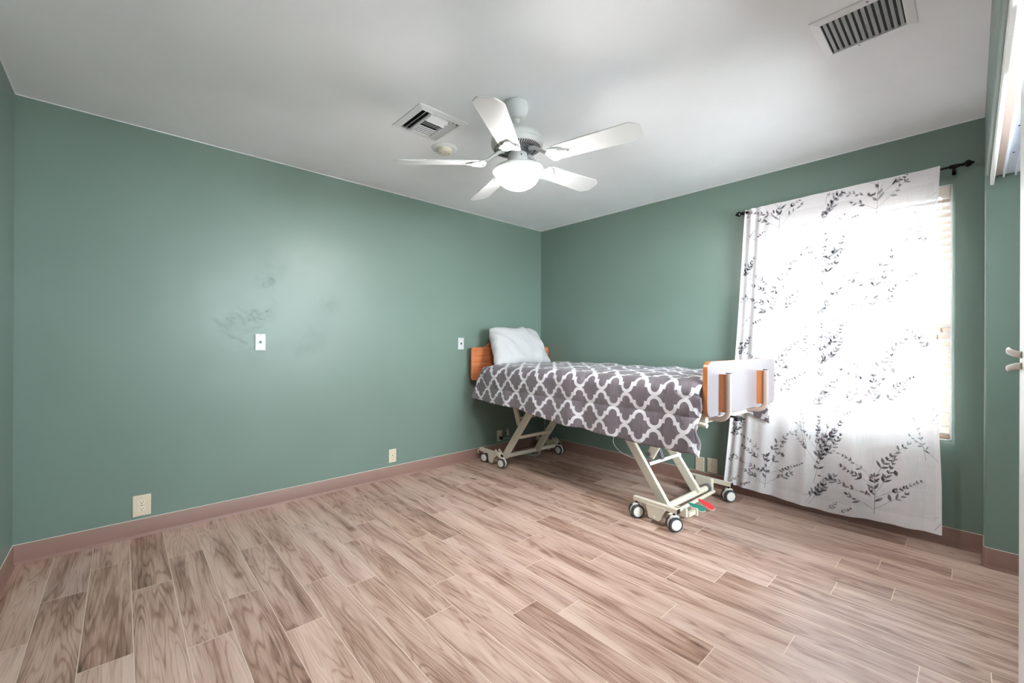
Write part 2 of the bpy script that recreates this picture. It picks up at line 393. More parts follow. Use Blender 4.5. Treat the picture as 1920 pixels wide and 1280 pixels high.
def copy_tree(o, parent=None):
    c = o.copy(); COL.objects.link(c)
    if parent is not None: c.parent = parent
    for ch in [k for k in bpy.data.objects if k.parent == o]: copy_tree(ch, c)
    return c
def rrect(x0, y0, x1, y1, r, n=6):
    pts = []
    for cx, cy, a0 in ((x1-r, y1-r, 0), (x0+r, y1-r, PI/2), (x0+r, y0+r, PI), (x1-r, y0+r, 1.5*PI)):
        for k in range(n+1):
            a = a0+PI/2*k/n; pts.append((cx+r*math.cos(a), cy+r*math.sin(a)))
    return pts

# ------------------------------------------------------------------ floor
def build_floor():
    x0, p = -0.263, 0.1499; yS, yE = -0.85, YA; g = 0.0016
    ends = {-2: 2.06, -1: 2.46, 0: 2.796, 1: 3.02, 2: 2.645, 3: 2.015, 4: 2.276, 5: 1.863, 6: 2.165, 7: 2.012, 8: 1.558, 9: 1.748, 10: 1.333,
            11: 1.205, 12: 0.667, 13: 0.892, 14: 0.477, 15: 0.125, 16: 0.85, 17: 0.664, 18: 0.444, 19: 0.246, 20: 0.48, 21: 0.328,
            22: 0.065, 23: 0.67, 24: 0.258, 25: 0.55}
    vs, fs, uvs, cols, mi = [], [], [], [], []
    rnd = random.Random(3)
    for k in range(-2, 27):
        a, b = x0+k*p+g, x0+(k+1)*p-g
        a, b = max(a, XC), min(b, XB)
        if b-a < 0.002: continue
        e = ends.get(k, 0.3) % 0.9
        ys = [yS]; y = e-0.9
        while y < yE:
            if y > yS+0.01: ys.append(y)
            y += 0.9
        ys.append(yE)
        for j in range(len(ys)-1):
            c, d = ys[j]+g, ys[j+1]-g
            o = len(vs)
            vs += [(a, c, 0), (b, c, 0), (b, d, 0), (a, d, 0)]; fs.append((o, o+1, o+2, o+3)); mi.append(0)
            ou, ov = rnd.uniform(0, 40), rnd.uniform(0, 40)
            fl = rnd.random() < .5
            for (x, y) in ((a, c), (b, c), (b, d), (a, d)):
                uvs.append((ou+(x-x0), ov+(-y if fl else y)))
            col = (rnd.random(), rnd.random(), rnd.random(), 1)
            cols += [col]*4
    # slab and grout bed just below the tile faces
    o = len(vs); X0, X1, Y0, Y1 = XC-0.15, XB+0.15, -1.0, YA+0.15
    for z in (-0.0006, -0.15):
        vs += [(X0, Y0, z), (X1, Y0, z), (X1, Y1, z), (X0, Y1, z)]
    sf = [(0,1,2,3), (7,6,5,4), (4,5,1,0), (5,6,2,1), (6,7,3,2), (7,4,0,3)]
    for f in sf: fs.append(tuple(i+o for i in f)); mi.append(1); uvs += [(0,0)]*4; cols += [(0,0,0,1)]*4
    me = bpy.data.meshes.new('floor'); me.from_pydata(vs, [], fs); me.update()
    me.materials.append(M['plank']); me.materials.append(M['grout']); me.polygons.foreach_set('material_index', mi)
    u = me.uv_layers.new(name='UVMap'); u.data.foreach_set('uv', [c for q in uvs for c in q])
    ca = me.color_attributes.new('plank', 'FLOAT_COLOR', 'CORNER'); ca.data.foreach_set('color', [c for q in cols for c in q])
    ob = bpy.data.objects.new('floor', me); COL.objects.link(ob); struct(ob)
build_floor()

# ------------------------------------------------------------------ walls and ceiling
T = 0.15; OX1_ = 3.343
b = MB(); b.span((XC-T, -1.0, H), (XB+T, YA+T, H+0.12)); 
c = 0.0035
b.span((XC, YA-c, H-c), (XB, YA, H)); b.span((XC, YD, H-c), (XC+c, YA, H)); b.span((XB-c*.6, YD, H-c), (XB, YA, H))
struct(b.build('ceiling', 'ceiling'))
struct(MB().span((XC-T, YA, 0), (XB+T, YA+T, H)).build('wall_back', 'wall'))
LW = (1.15, 2.72, 1.02, 2.10)   # added fill-light window in the wall behind the camera, outside the frame
struct(MB().span((XC-T, YD-T, 0), (XC, YA, H)).build('wall_left', 'wall'))

struct(MB().span((XC-T, -0.85, 0), (XC, YD-T, H)).build('wall_closet_left', 'wall'))
struct(MB().span((OX1_+0.10, -0.85, 0), (XB+T, YD-T, H)).build('wall_closet_right', 'wall'))

WY0, WY1, WZ0, WZ1 = 0.078, 1.02, 0.605, 2.105
def frame_wall(name, plane_pts, hole, d0, d1, axis, r):
    """a wall slab with a hole and rounded plaster edges round the hole on the room side"""
    bm = bmesh.new()
    def P(a, z, d): return (d, a, z) if axis == 'x' else (a, d, z)
    closed = hole[0] != 'u'
    if closed:
        o = plane_pts; h = hole
        R4 = [[bm.verts.new(P(a, z, d)) for a, z in q] for q, d in ((o, d0), (h, d0), (h, d1), (o, d1))]
        he = []
        for A, B in ((0, 1), (1, 2), (2, 3), (3, 0)):
            for i in range(4):
                j = (i+1) % 4
                bm.faces.new((R4[A][i], R4[A][j], R4[B][j], R4[B][i]))
        for i in range(4):
            he.append(bm.edges.get((R4[1][i], R4[1][(i+1) % 4])))
    else:
        o = plane_pts
        f0 = [bm.verts.new(P(a, z, d0)) for a, z in o]; f1 = [bm.verts.new(P(a, z, d1)) for a, z in o]
        n = len(o)
        bm.faces.new(f0); bm.faces.new(f1[::-1])
        for i in range(n): bm.faces.new((f0[i], f0[(i+1) % n], f1[(i+1) % n], f1[i]))
        he = [bm.edges.get((f0[i], f0[(i+1) % n])) for i in hole[1]]
    bmesh.ops.recalc_face_normals(bm, faces=bm.faces)
    bmesh.ops.bevel(bm, geom=he, offset=r, segments=6, profile=0.5, affect='EDGES', clamp_overlap=True)
    me = bpy.data.meshes.new(name); bm.to_mesh(me); bm.free()
    me.polygons.foreach_set('use_smooth', [True]*len(me.polygons)); me.set_sharp_from_angle(angle=math.radians(30))
    me.materials.append(M['wall'])
    ob = bpy.data.objects.new(name, me); COL.objects.link(ob); struct(ob); return ob
frame_wall('wall_right', [(YD-T, 0), (YA, 0), (YA, H), (YD-T, H)], [(WY0, WZ0), (WY1, WZ0), (WY1, WZ1), (WY0, WZ1)], XB, XB+T, 'x', 0.018)
frame_wall('wall_rear', [(XC-T, 0), (XB+T, 0), (XB+T, H), (XC-T, H)], [(LW[0], LW[2]), (LW[1], LW[2]), (LW[1], LW[3]), (LW[0], LW[3])], -0.85, -1.0, 'y', 0.018)
OX0, OX1, OZ = XC+0.10, 3.343, 2.052
frame_wall('wall_front', [(XC, 0), (OX0, 0), (OX0, OZ), (OX1, OZ), (OX1, 0), (XB, 0), (XB, H), (XC, H)], ('u', (1, 2, 3)), YD, YD-T, 'y', 0.016)

def base_strip(name, pts, h=0.104, t=0.0045, extra=None):
    """vinyl cove base following a path on the floor; pts run so that the room lies on the left"""
    prof = [(0, 0), (0.011, 0), (0.010, 0.003), (t+0.001, 0.012), (t, 0.02), (t, h-0.003), (t-0.002, h), (0, h)]
    P = [Vector((x, y, 0)) for x, y in pts]; vs = []; n = len(prof)
    for i, p in enumerate(P):
        a = (P[i]-P[i-1]).normalized() if i else (P[1]-P[0]).normalized()
        c = (P[i+1]-P[i]).normalized() if i < len(P)-1 else a
        na, nc = Vector((-a.y, a.x, 0)), Vector((-c.y, c.x, 0)); nn = (na+nc).normalized(); k = 1/max(0.5, nn.dot(na))
        for d, z in prof: q = p+nn*d*k; vs.append((q.x, q.y, z))
    fs = []
    for i in range(len(P)-1):
        for k in range(n): fs.append((i*n+k, i*n+(k+1) % n, (i+1)*n+(k+1) % n, (i+1)*n+k))
    fs += [tuple(range(n)), tuple((len(P)-1)*n+k for k in range(n-1, -1, -1))]
    m = MB(); m.add(vs, fs, 0)
    # thin pale bead of caulk along the top
    vs2 = []
    for i, p in enumerate(P):
        q = vs[i*n+n-1]; w = vs[i*n+n-2]
        vs2 += [(q[0], q[1], h), (w[0], w[1], h), (q[0], q[1], h+0.003)]
    f2 = []
    for i in range(len(P)-1): f2 += [(i*3+1, i*3+2, i*3+5, i*3+4)]
    m.add(vs2, f2, 1)
    return struct(m.build(name, ['base', 'caulk'], smooth=True, ang=50))
base_strip('baseboard_back', [(XB, YA), (XC, YA)])
base_strip('baseboard_left', [(XC, YA), (XC, YD)])
base_strip('baseboard_right', [(XB, YD), (XB, YA-0.005)])
pts = [(OX1, YD-T)]
for k in range(9):
    a = PI-PI/2*k/8*1.0; pts.append((OX1+0.016+0.016*math.cos(a), YD-0.016+0.016*math.sin(a)))
pts += [(XB-0.005, YD)]
base_strip('baseboard_front', pts[::1][::-1] if False else pts)

# doorway header: white fascia, tan soffit and two sliding tracks running along X
struct(MB().span((OX0, YD-0.030, OZ-0.052), (OX1-0.004, YD-0.016, OZ+0.0)).build('trim_1', 'white_paint', bevel=0.003))
struct(MB().span((OX0, YD-0.150, OZ-0.006), (OX1-0.004, YD-0.030, OZ)).build('trim_2', 'tan'))
tr = thing('sliding_door_track', 'white double metal track along the top of the wide doorway, above the white door', 'door track', ((OX0+OX1)/2, YD-0.09, OZ-0.02))
lx = (OX1-OX0)/2-0.02
m = MB(); m.span((-lx, -0.055, 0.010), (lx, 0.032, 0.0138)); m.build('track_plate', 'track', tr)
for y in (0.028, -0.012):
    m = MB(); m.span((-lx, y-0.0035, -0.006), (lx, y+0.0035, 0.010)); m.build('rail', 'track', tr, bevel=0.001)
for i in range(9):
    MB().lathe([(0.0, 0.0), (0.004, 0.0), (0.004, 0.0016), (0, 0.0016)], (lx-0.35-0.35*i, 0.010, 0.0083), 10).build('screw', 'dark', tr)

# white door leaf seen edge-on beside the camera, with its two lever handles
d1 = struct(MB().span((1.60, -0.134, 0.012), (2.0, -0.0985, OZ-0.062)).build('door_1', 'white_paint', bevel=0.002))
for z, sl in ((1.150, -0.010), (1.098, 0.010)):
    m = MB(); pts = []
    for k in range(9):
        t = k/8; pts.append((1.955-0.03*math.sin(t*PI), -0.0985+0.0225*math.sin(t*PI/2)-0.0, z+sl*(1-t)))
    m.tube([(1.90, -0.0985, z+sl), (1.915, -0.088, z+sl*0.8), (1.935, -0.078, z+sl*.3), (1.965, -0.0755, z), (1.992, -0.0765, z-sl*.2)], 0.010, 12, flat=0.6)
    m.build('door_handle', 'lever', d1, smooth=True)

# ------------------------------------------------------------------ outside
b = MB().span((XB+T+0.001, -14, -0.25), (24, 18, -0.2)); b.span((-14, -16, -0.25), (XB+T, -1.002, -0.2))
g = struct(b.build('ground', 'ground'))

struct(MB().span((XB+T+0.001, -3.0, 2.50), (XB+T+1.1, 5.0, 2.58)).build('sky_block_eave', 'stucco'))  # added unseen eave that keeps open sky off the curtained window
struct(MB().span((XB+T+3.2, -7.0, -0.2), (XB+T+3.4, 9.0, 3.1)).build('sky_block_wall', 'stucco'))  # added wall, a dimmer backdrop than sky behind the curtained window

# ------------------------------------------------------------------ window: vinyl single-hung sash, panes
wr = struct(MB().build('window_1', 'vinyl')) if False else None
fx0, fx1 = XB+0.085, XB+0.135
m = MB()
for lo, hi in (((fx0, WY0, WZ0), (fx1, WY0+0.045, WZ1)), ((fx0, WY1-0.045, WZ0), (fx1, WY1, WZ1)), ((fx0, WY0+0.045, WZ0), (fx1, WY1-0.045, WZ0+0.05)), ((fx0, WY0+0.045, WZ1-0.05), (fx1, WY1-0.045, WZ1))):
    m.span(lo, hi)
win = struct(m.build('window_1', 'vinyl', bevel=0.002))
MB().span((fx0+0.005, WY0+0.045, 1.255), (fx1-0.005, WY1-0.045, 1.305)).build('meeting_rail', 'vinyl', win, bevel=0.002)
for z0, z1, x in ((WZ0+0.05, 1.255, fx0+0.018), (1.305, WZ1-0.05, fx0+0.032)):
    MB().span((x, WY0+0.045, z0), (x+0.004, WY1-0.045, z1)).build('pane', 'glass', win)

m = MB(); gy = -0.96; xm = (LW[0]+LW[1])/2
for x0, x1, z0, z1 in ((LW[0], LW[0]+0.045, LW[2], LW[3]), (LW[1]-0.045, LW[1], LW[2], LW[3]), (LW[0]+0.045, LW[1]-0.045, LW[2], LW[2]+0.05), (LW[0]+0.045, LW[1]-0.045, LW[3]-0.05, LW[3]), (xm-0.02, xm+0.02, LW[2]+0.05, LW[3]-0.05)):
    m.span((x0, gy, z0), (x1, gy+0.05, z1))
fill_win = struct(m.build('fill_window', 'vinyl', bevel=0.002))  # added unseen window that lifts the ceiling and walls with daylight
for x0, x1 in ((LW[0]+0.045, xm-0.02), (xm+0.02, LW[1]-0.045)):
    MB().span((x0, gy+0.023, LW[2]+0.05), (x1, gy+0.027, LW[3]-0.05)).build('pane', 'glass', fill_win)
m = MB(); l0 = XB+0.022
m.span((l0, WY0, WZ0), (fx0, WY0+0.006, WZ1)); m.span((l0, WY1-0.006, WZ0), (fx0, WY1, WZ1)); m.span((l0, WY0, WZ0), (fx0, WY1, WZ0+0.006)); m.span((l0, WY0, WZ1-0.004), (fx0, WY1, WZ1))
m.build('jamb_liner', 'vinyl', win)

# ------------------------------------------------------------------ horizontal blind inside the window recess
def build_blind():
    bx = XB+0.052
    t = thing('horizontal_blind', 'cream horizontal slat blind hanging in the window recess behind the curtain', 'blind', (bx, (WY0+WY1)/2, WZ0))
    y0, y1 = -(WY1-WY0)/2+0.009, (WY1-WY0)/2-0.009
    MB().span((-0.026, y0, WZ1-WZ0-0.062), (0.026, y1, WZ1-WZ0-0.004)).build('headrail', 'blind', t, bevel=0.003)
    th = math.radians(35); pitch = 0.0425; z = WZ1-WZ0-0.085; proto = None
    first = z
    while z > 0.05:
        if proto is None:
            m = MB(); n = 6; w = 0.05; vs = []
            for sgn in (0.0013, -0.0013):
                for i in range(n+1):
                    s = -w/2+w*i/n; cz = 0.0016*(1-(2*s/w)**2)+sgn
                    x = s*math.cos(th)-cz*math.sin(th)*0; zz = s*math.sin(th)+cz
                    vs += [(x, y0, zz), (x, y1, zz)]
            k = 2*(n+1); fs = []
            for i in range(n): fs += [(2*i, 2*i+1, 2*i+3, 2*i+2), (k+2*i, k+2*i+2, k+2*i+3, k+2*i+1)]
            fs += [(0, k, k+1, 1), (k-2, k-1, 2*k-1, 2*k-2)]
            m.add(vs, fs); proto = m.build('slat', 'blind', t, smooth=True, ang=60); proto.location = (0, 0, z)
        else:
            o = proto.copy(); COL.objects.link(o); o.parent = t; o.location = (0, 0, z)
        z -= pitch
    MB().span((-0.020, y0, 0.008), (0.020, y1, 0.026)).build('bottom_rail', 'blind_rail', t, bevel=0.003)
    for y in (y0+0.12, 0, y1-0.12):
        MB().tube([(-0.0235, y, 0.02), (-0.0235, y, first+0.02)], 0.0008, 5).build('ladder_cord', 'blind', t)
    for k, (y, zl) in enumerate(((y0+0.035, 0.66), (y0+0.052, 0.62))):
        cobj = MB().tube([(-0.028, y, zl), (-0.028, y, first+0.03)], 0.0009, 5).build('pull_cord', 'blind', t)
        MB().lathe([(0.001, 0.03), (0.004, 0.026), (0.006, 0.004), (0.004, 0.0), (0.0, 0.0)], (-0.028, y, zl-0.028), 10).build('tassel', 'blind_rail', cobj, smooth=True)
build_blind()

# ------------------------------------------------------------------ curtain rod
def build_rod():
    zr, xr = 2.166, XB-0.070
    t = thing('curtain_rod', 'slim black metal curtain rod with faceted ball finials above the window', 'curtain rod', (xr, 0.62, zr))
    t.rotation_euler = (-0.021, 0, 0)
    MB().tube([(0, -0.585, 0.0), (0, 0.570, 0)], 0.0065, 12).build('rod', 'rod_black', t, smooth=True)
    for s, y in ((-1, -0.585), (1, 0.570)):
        m = MB()
        R = Matrix.Translation((0, y, 0)) @ Matrix.Rotation(-s*PI/2, 4, 'X')
        m.lathe([(0.0, -0.03), (0.0095, -0.03), (0.0095, -0.012), (0.006, -0.008), (0.010, -0.004), (0.010, 0.0), (0.006, 0.003), (0.012, 0.006), (0.0185, 0.013), (0.0185, 0.024), (0.012, 0.032), (0.006, 0.034), (0.008, 0.039), (0.005, 0.043), (0.0, 0.044)], n=10, T=R)
        m.build('finial', 'rod_black', t)
    for y in (-0.548, 0.545):
        m = MB(); m.lathe([(0.0, -0.017), (0.0115, -0.017), (0.0115, 0.017), (0, 0.017)], n=16, T=Matrix.Translation((0, y, 0)) @ Matrix.Rotation(PI/2, 4, 'X'))
        m.beam((0, y, -0.014), (0.0695, y, -0.014), 0.008, 0.007); m.span((0.066, y-0.008, -0.030), (0.0695, y+0.008, 0.004)); m.span((-0.006, y-0.006, -0.026), (0.006, y+0.006, -0.008))
        m.build('bracket', 'rod_black', t, smooth=True, ang=30)
build_rod()

# ------------------------------------------------------------------ sheer printed curtain
CT_TOP = 2.182
def lerp(a, b, t): return a+(b-a)*t
def curtain_pt(a, t, off=0.0):
    """a 0..1 from right edge to left edge, t 0 top..1 bottom -> world point"""
    yr = lerp(0.125, 0.112, t)+0.028*math.sin(PI*min(1, t*1.15))*(1-t*0.5)
    yl = lerp(1.160, 1.300, t**0.85)-0.02*math.sin(PI*t)
    y = lerp(yr, yl, a)
    # folds deepen downward; the left side hangs in tighter folds
    amp = lerp(0.002, 0.007, min(1, t*2.5))
    x = amp*math.sin(2*PI*(a*4.3+0.15))+amp*0.6*math.sin(2*PI*(a*9.1+0.4)+1.5*t)
    e = max(0, (a-0.84)/0.16); x += e*0.012*math.sin(2*PI*a*16.5)
    e2 = max(0, (0.05-a)/0.05); x -= 0.010*e2
    x += 0.004*noise.noise(Vector((a*5, t*3, 0)))
    # rod pocket: cloth wraps just in front of the rod
    zb = 0.055+0.020*abs(a*2-0.86)+0.006*math.sin(a*9)
    if a < .1: zb += (0.1-a)*0.05
    z = lerp(CT_TOP+0.010-0.020*a, zb, t)
    fx = XB-0.0835-0.002*min(1, t*8)
    return Vector((fx+x-off, y+0.006*math.sin(2*PI*(a*4.3))*t, z))
def build_curtain():
    na, nt_ = 220, 150; vs, fs, mi, uv, lay = [], [], [], [], []
    HH = CT_TOP-0.06; WW = 1.12
    for j in range(nt_+1):
        t = j/nt_
        for i in range(na+1): vs.append(tuple(curtain_pt(i/na, t)))
    for j in range(nt_):
        for i in range(na):
            k = j*(na+1)+i; fs.append((k, k+1, k+na+2, k+na+1)); mi.append(0)
            for (p, q) in ((i, j), (i+1, j), (i+1, j+1), (i, j+1)): uv.append((p/na*WW, q/nt_*HH))
            tt = (j+.5)/nt_; aa = (i+.5)/na
            L = 1.0
            if tt < 0.038: L = 0.35
            if tt > 0.968 or aa < 0.018 or aa > 0.982: L = 0.45
            lay += [L]*4
    # printed sprays: stems and lens-shaped leaves lying on the cloth
    rnd = random.Random(21)
    def on(a_m, z_m): return (a_m/WW, min(0.999, max(0.0, (CT_TOP-z_m)/HH)))
    def put_poly(pts, mat_i):
        q = []
        for (x, z) in pts:
            a, t = on(x, z)
            if a < 0.002 or a > 0.998 or z > CT_TOP-0.002 or z < 0.07: return
            q.append(tuple(curtain_pt(a, t, 0.0012)))
        o = len(vs); vs.extend(q); fs.append(tuple(range(o, o+len(q)))); mi.append(mat_i)
        uv.extend([(0, 0)]*len(q)); lay.extend([1]*len(q))
    def leaf(x, z, ang, L, w, mi_):
        ca, sa = math.cos(ang), math.sin(ang); pts = []
        for f, h in ((0, 0), (0.25, 0.75), (0.5, 1), (0.75, 0.7), (1, 0), (0.75, -0.7), (0.5, -1), (0.25, -0.75)):
            px, pz = f*L, h*w/2; pts.append((x+px*ca-pz*sa, z+px*sa+pz*ca))
        put_poly(pts, mi_)
    def stem(pts, w, mi_):
        for i in range(len(pts)-1):
            (x0, z0), (x1, z1) = pts[i], pts[i+1]; d = math.hypot(x1-x0, z1-z0) or 1; nx, nz = -(z1-z0)/d*w/2, (x1-x0)/d*w/2
            put_poly([(x0-nx, z0-nz), (x1-nx, z1-nz), (x1+nx, z1+nz), (x0+nx, z0+nz)], mi_)
    def twig(x, z, ang, L, n, ll, mi_, curve=0.0, w=0.0016, tip=0.6, dense=1):
        pts = [(x, z)]; a = ang; s = L/n
        for i in range(n):
            a += curve/n; x += s*math.cos(a); z += s*math.sin(a); pts.append((x, z))
            if i >= n*0.18:
                k = 1.28*ll*(1-tip*i/n)
                for sd in (1, -1):
                    for _ in range(dense):
                        if rnd.random() < 0.74: leaf(x, z, a+sd*rnd.uniform(0.3, 1.0), k*rnd.uniform(0.6, 1.2), k*rnd.uniform(0.26, 0.40), mi_ if rnd.random() < .8 else rnd.choice((1, 2, 3)))
        leaf(x, z, a, ll*0.7, ll*0.2, mi_); stem(pts, w, mi_)
        return pts
    def flower(x, z, r, mi_):
        for k in range(6): leaf(x+rnd.uniform(-.4,.4)*r, z+rnd.uniform(-.3,.3)*r, rnd.uniform(0.2, PI-0.2), r*rnd.uniform(.4, .7), r*0.2, mi_)
    def spray_big(x, z, fl=1, s=1.0):
        d = PI/2
        tr_ = twig(x, z, d-0.05*fl, 0.22*s, 7, 0.034*s, 1, 0.1*fl, 0.0024, 0.3)
        twig(x, z+0.055*s, d-0.75*fl, 0.15*s, 6, 0.032*s, 1, -0.1*fl)
        twig(x, z+0.05*s, d+0.85*fl, 0.12*s, 6, 0.034*s, 1, 0.35*fl)
        twig(x+0.01*fl, z+0.12*s, d-0.9*fl, 0.19*s, 12, 0.020*s, 1, -0.1*fl, dense=2)
        twig(x-0.01*fl, z+0.11*s, d+1.05*fl, 0.22*s, 11, 0.026*s, 2, 0.35*fl)
        twig(x, z+0.2*s, d-0.15*fl, 0.24*s, 10, 0.032*s, 1, -0.7*fl)
        twig(x, z+0.19*s, d+0.5*fl, 0.24*s, 12, 0.022*s, 1, 0.75*fl)
        twig(x, z+0.17*s, d+0.9*fl, 0.16*s, 8, 0.026*s, 2, 0.2*fl, dense=2)
        twig(x, z+0.13*s, d-0.45*fl, 0.20*s, 8, 0.030*s, 1, 0.2*fl)
        flower(x-0.03*fl, z+0.13*s, 0.04*s, 2); flower(x+0.0, z+0.20*s, 0.035*s, 2)
        leaf(x+0.09*fl, z+0.24*s, 1.4, 0.03*s, 0.018*s, 1)
    def spray_mid(x, z, fl=1):
        d = PI/2
        twig(x, z, d-0.12*fl, 0.30, 9, 0.036, 1, -0.15*fl, 0.002, 0.2)
        twig(x-0.01, z+0.14, d+0.55*fl, 0.20, 8, 0.030, 1, 0.2*fl)
        twig(x+0.02*fl, z+0.17, d-0.7*fl, 0.20, 9, 0.036, 1, 0.3*fl, dense=2)
        twig(x, z+0.2, d-0.2*fl, 0.16, 7, 0.026, 3, 0.2*fl, dense=2)
        twig(x-0.05*fl, z+0.16, d+0.1*fl, 0.24, 8, 0.020, 3, 0.15*fl); flower(x+0.03*fl, z+0.2, 0.04, 2)
    def spray_thin(x, z, fl=1):
        d = PI/2
        twig(x, z, d+0.42*fl, 0.25, 10, 0.036, 3, 0.15*fl, 0.0018, 0.45)
        twig(x+0.0, z+0.07, d+0.95*fl, 0.07, 4, 0.012, 2, 0.1*fl)
    for row, dz in enumerate((-0.005, 0.62, 1.22, 1.87)):
        for colx in (0.28, 0.855):
            spray_big(colx+0.004*row, 0.07+dz, -1, 1.22)
            spray_mid(colx+0.30, 0.235+dz, -1)
            spray_thin(colx+0.345, 0.075+dz, 1)
            spray_thin(colx-0.255, 0.085+dz, 1)
            spray_mid(colx-0.275, 0.32+dz, -1)
            twig(colx+0.235, 0.07+dz, 2.2, 0.08, 5, 0.02, 2); twig(colx+0.19, 0.07+dz, 2.6, 0.09, 5, 0.02, 2, dense=2)
    me = bpy.data.meshes.new('curtain'); me.from_pydata(vs, [], fs); me.update()
    for k in ('curtain', 'leaf', 'leaf_mauve', 'leaf_blue'): me.materials.append(M[k])
    me.polygons.foreach_set('material_index', mi); me.polygons.foreach_set('use_smooth', [m_ == 0 for m_ in mi])
    u = me.uv_layers.new(name='UVMap'); u.data.foreach_set('uv', [c for q in uv for c in q])
    at = me.attributes.new('layers', 'FLOAT', 'CORNER'); at.data.foreach_set('value', lay)
    o = bpy.data.objects.new('curtain', me); COL.objects.link(o)
    tag(o, 'sheer white curtain printed with grey leafy sprays hanging over the window', 'curtain')
build_curtain()

# ------------------------------------------------------------------ wall plates
def plate_base(t, w, h, mk, d=0.0055):
    m = MB(); o = rrect(-w/2, -h/2, w/2, h/2, 0.004, 3); i = rrect(-w/2+0.004, -h/2+0.004, w/2-0.004, h/2-0.004, 0.003, 3)
    n = len(o); vs = [(x, 0, z) for x, z in o]+[(x, -d*0.55, z) for x, z in o]+[(x, -d, z) for x, z in i]
    fs = [tuple(range(n))]+[(a+k, a+(k+1) % n, a+n+(k+1) % n, a+n+k) for a in (0, n) for k in range(n)]+[tuple(2*n+k for k in range(n))]
    m.add(vs, fs); return m.build('plate', mk, t)
def screw(t, x, z, y, mk='nickel'):
    MB().lathe([(0, 0), (0.0032, 0), (0.0026, 0.0012), (0, 0.0012)], n=12, T=Matrix.Translation((x, y, z)) @ Matrix.Rotation(PI/2, 4, 'X')).build('screw', mk, t)
def outlet(loc, rotz, label, w, h, group=None):
    t = thing('wall_outlet', label, 'outlet', loc, (0, 0, rotz), group)
    plate_base(t, w, h, 'ivory')
    for s in (1, -1):
        z = s*0.0195; m = MB()
        out = []
        for k in range(32):
            a = 2*PI*k/32; x = 0.0172*math.cos(a); zz = max(-0.0128, min(0.0128, 0.0172*math.sin(a))); out.append((x, zz))
        m.prism(out, -0.0075, -0.005, 'y', T=Matrix.Translation((0, 0, z)))
        r = m.build('receptacle', 'ivory_face', t)
        MB().box((-0.0065, -0.0076, z+0.003), (0.0022, 0.0008, 0.0085)).build('slot', 'dark', r)
        MB().box((0.0065, -0.0076, z+0.003), (0.0022, 0.0008, 0.0070)).build('slot', 'dark', r)
        MB().lathe([(0, 0), (0.0028, 0), (0.0028, 0.0006), (0, 0.0006)], n=12, T=Matrix.Translation((0, -0.0074, z-0.007)) @ Matrix.Rotation(PI/2, 4, 'X')).build('ground_hole', 'dark', r)
    screw(t, 0, 0, -0.005)
    return t
def jack(loc, rotz, label, w, h, mk, r=0.0065, group=None):
    t = thing('jack_plate', label, 'wall plate', loc, (0, 0, rotz), group)
    plate_base(t, w, h, mk, 0.007)
    T_ = Matrix.Translation((0, -0.0065, 0)) @ Matrix.Rotation(PI/2, 4, 'X')
    MB().lathe([(0, 0), (r*1.5, 0), (r*1.5, 0.002), (r, 0.002), (r*0.9, 0.009), (r*0.55, 0.009), (r*0.55, 0.003), (0, 0.003)], n=16, T=T_).build('connector', 'nickel', t, smooth=True, ang=40)
    MB().lathe([(0, 0.0031), (r*0.54, 0.0031), (r*0.54, 0.008), (0, 0.008)], n=12, T=T_).build('socket', 'dark', t)
    screw(t, 0, h*0.42, -0.0065); screw(t, 0, -h*0.42, -0.0065)
    return t
outlet((0.090, YA, 0.185), 0, 'ivory double outlet low on the long green wall, nearest the left corner', 0.084, 0.124)
jack((0.7065, YA, 1.160), 0, 'white jack plate at mid height on the long green wall, away from the bed', 0.066, 0.117, 'white_plastic', 0.007)
jack((2.413, YA, 1.151), 0, 'white jack plate on the green wall just left of the headboard', 0.066, 0.114, 'white_plastic', 0.007)
t = thing('blank_plate', 'small ivory wall plate with a tiny hole, low on the long green wall', 'wall plate', (1.7035, YA, 0.193))
plate_base(t, 0.068, 0.112, 'ivory')
MB().lathe([(0, 0), (0.0042, 0), (0.0042, 0.0006), (0, 0.0006)], n=12, T=Matrix.Translation((0, -0.0054, 0.002)) @ Matrix.Rotation(PI/2, 4, 'X')).build('hole', 'dark', t)
screw(t, 0, 0.042, -0.005, 'ivory'); screw(t, 0, -0.042, -0.005, 'ivory')
outlet((2.914, YA, 0.188), 0, 'ivory outlet in shadow under the head of the bed with a cord plugged in', 0.070, 0.112)
outlet((XB, 1.428, 0.172), -PI/2, 'ivory double outlet on the window wall between the bed and the curtain', 0.080, 0.118)
t = thing('blank_plate', 'blank ivory wall plate below the comforter corner, left of the window wall outlet', 'wall plate', (XB, 1.528, 0.165), (0, 0, -PI/2))
plate_base(t, 0.074, 0.118, 'ivory'); screw(t, 0, 0.030, -0.005, 'ivory'); screw(t, 0, -0.030, -0.005, 'ivory')

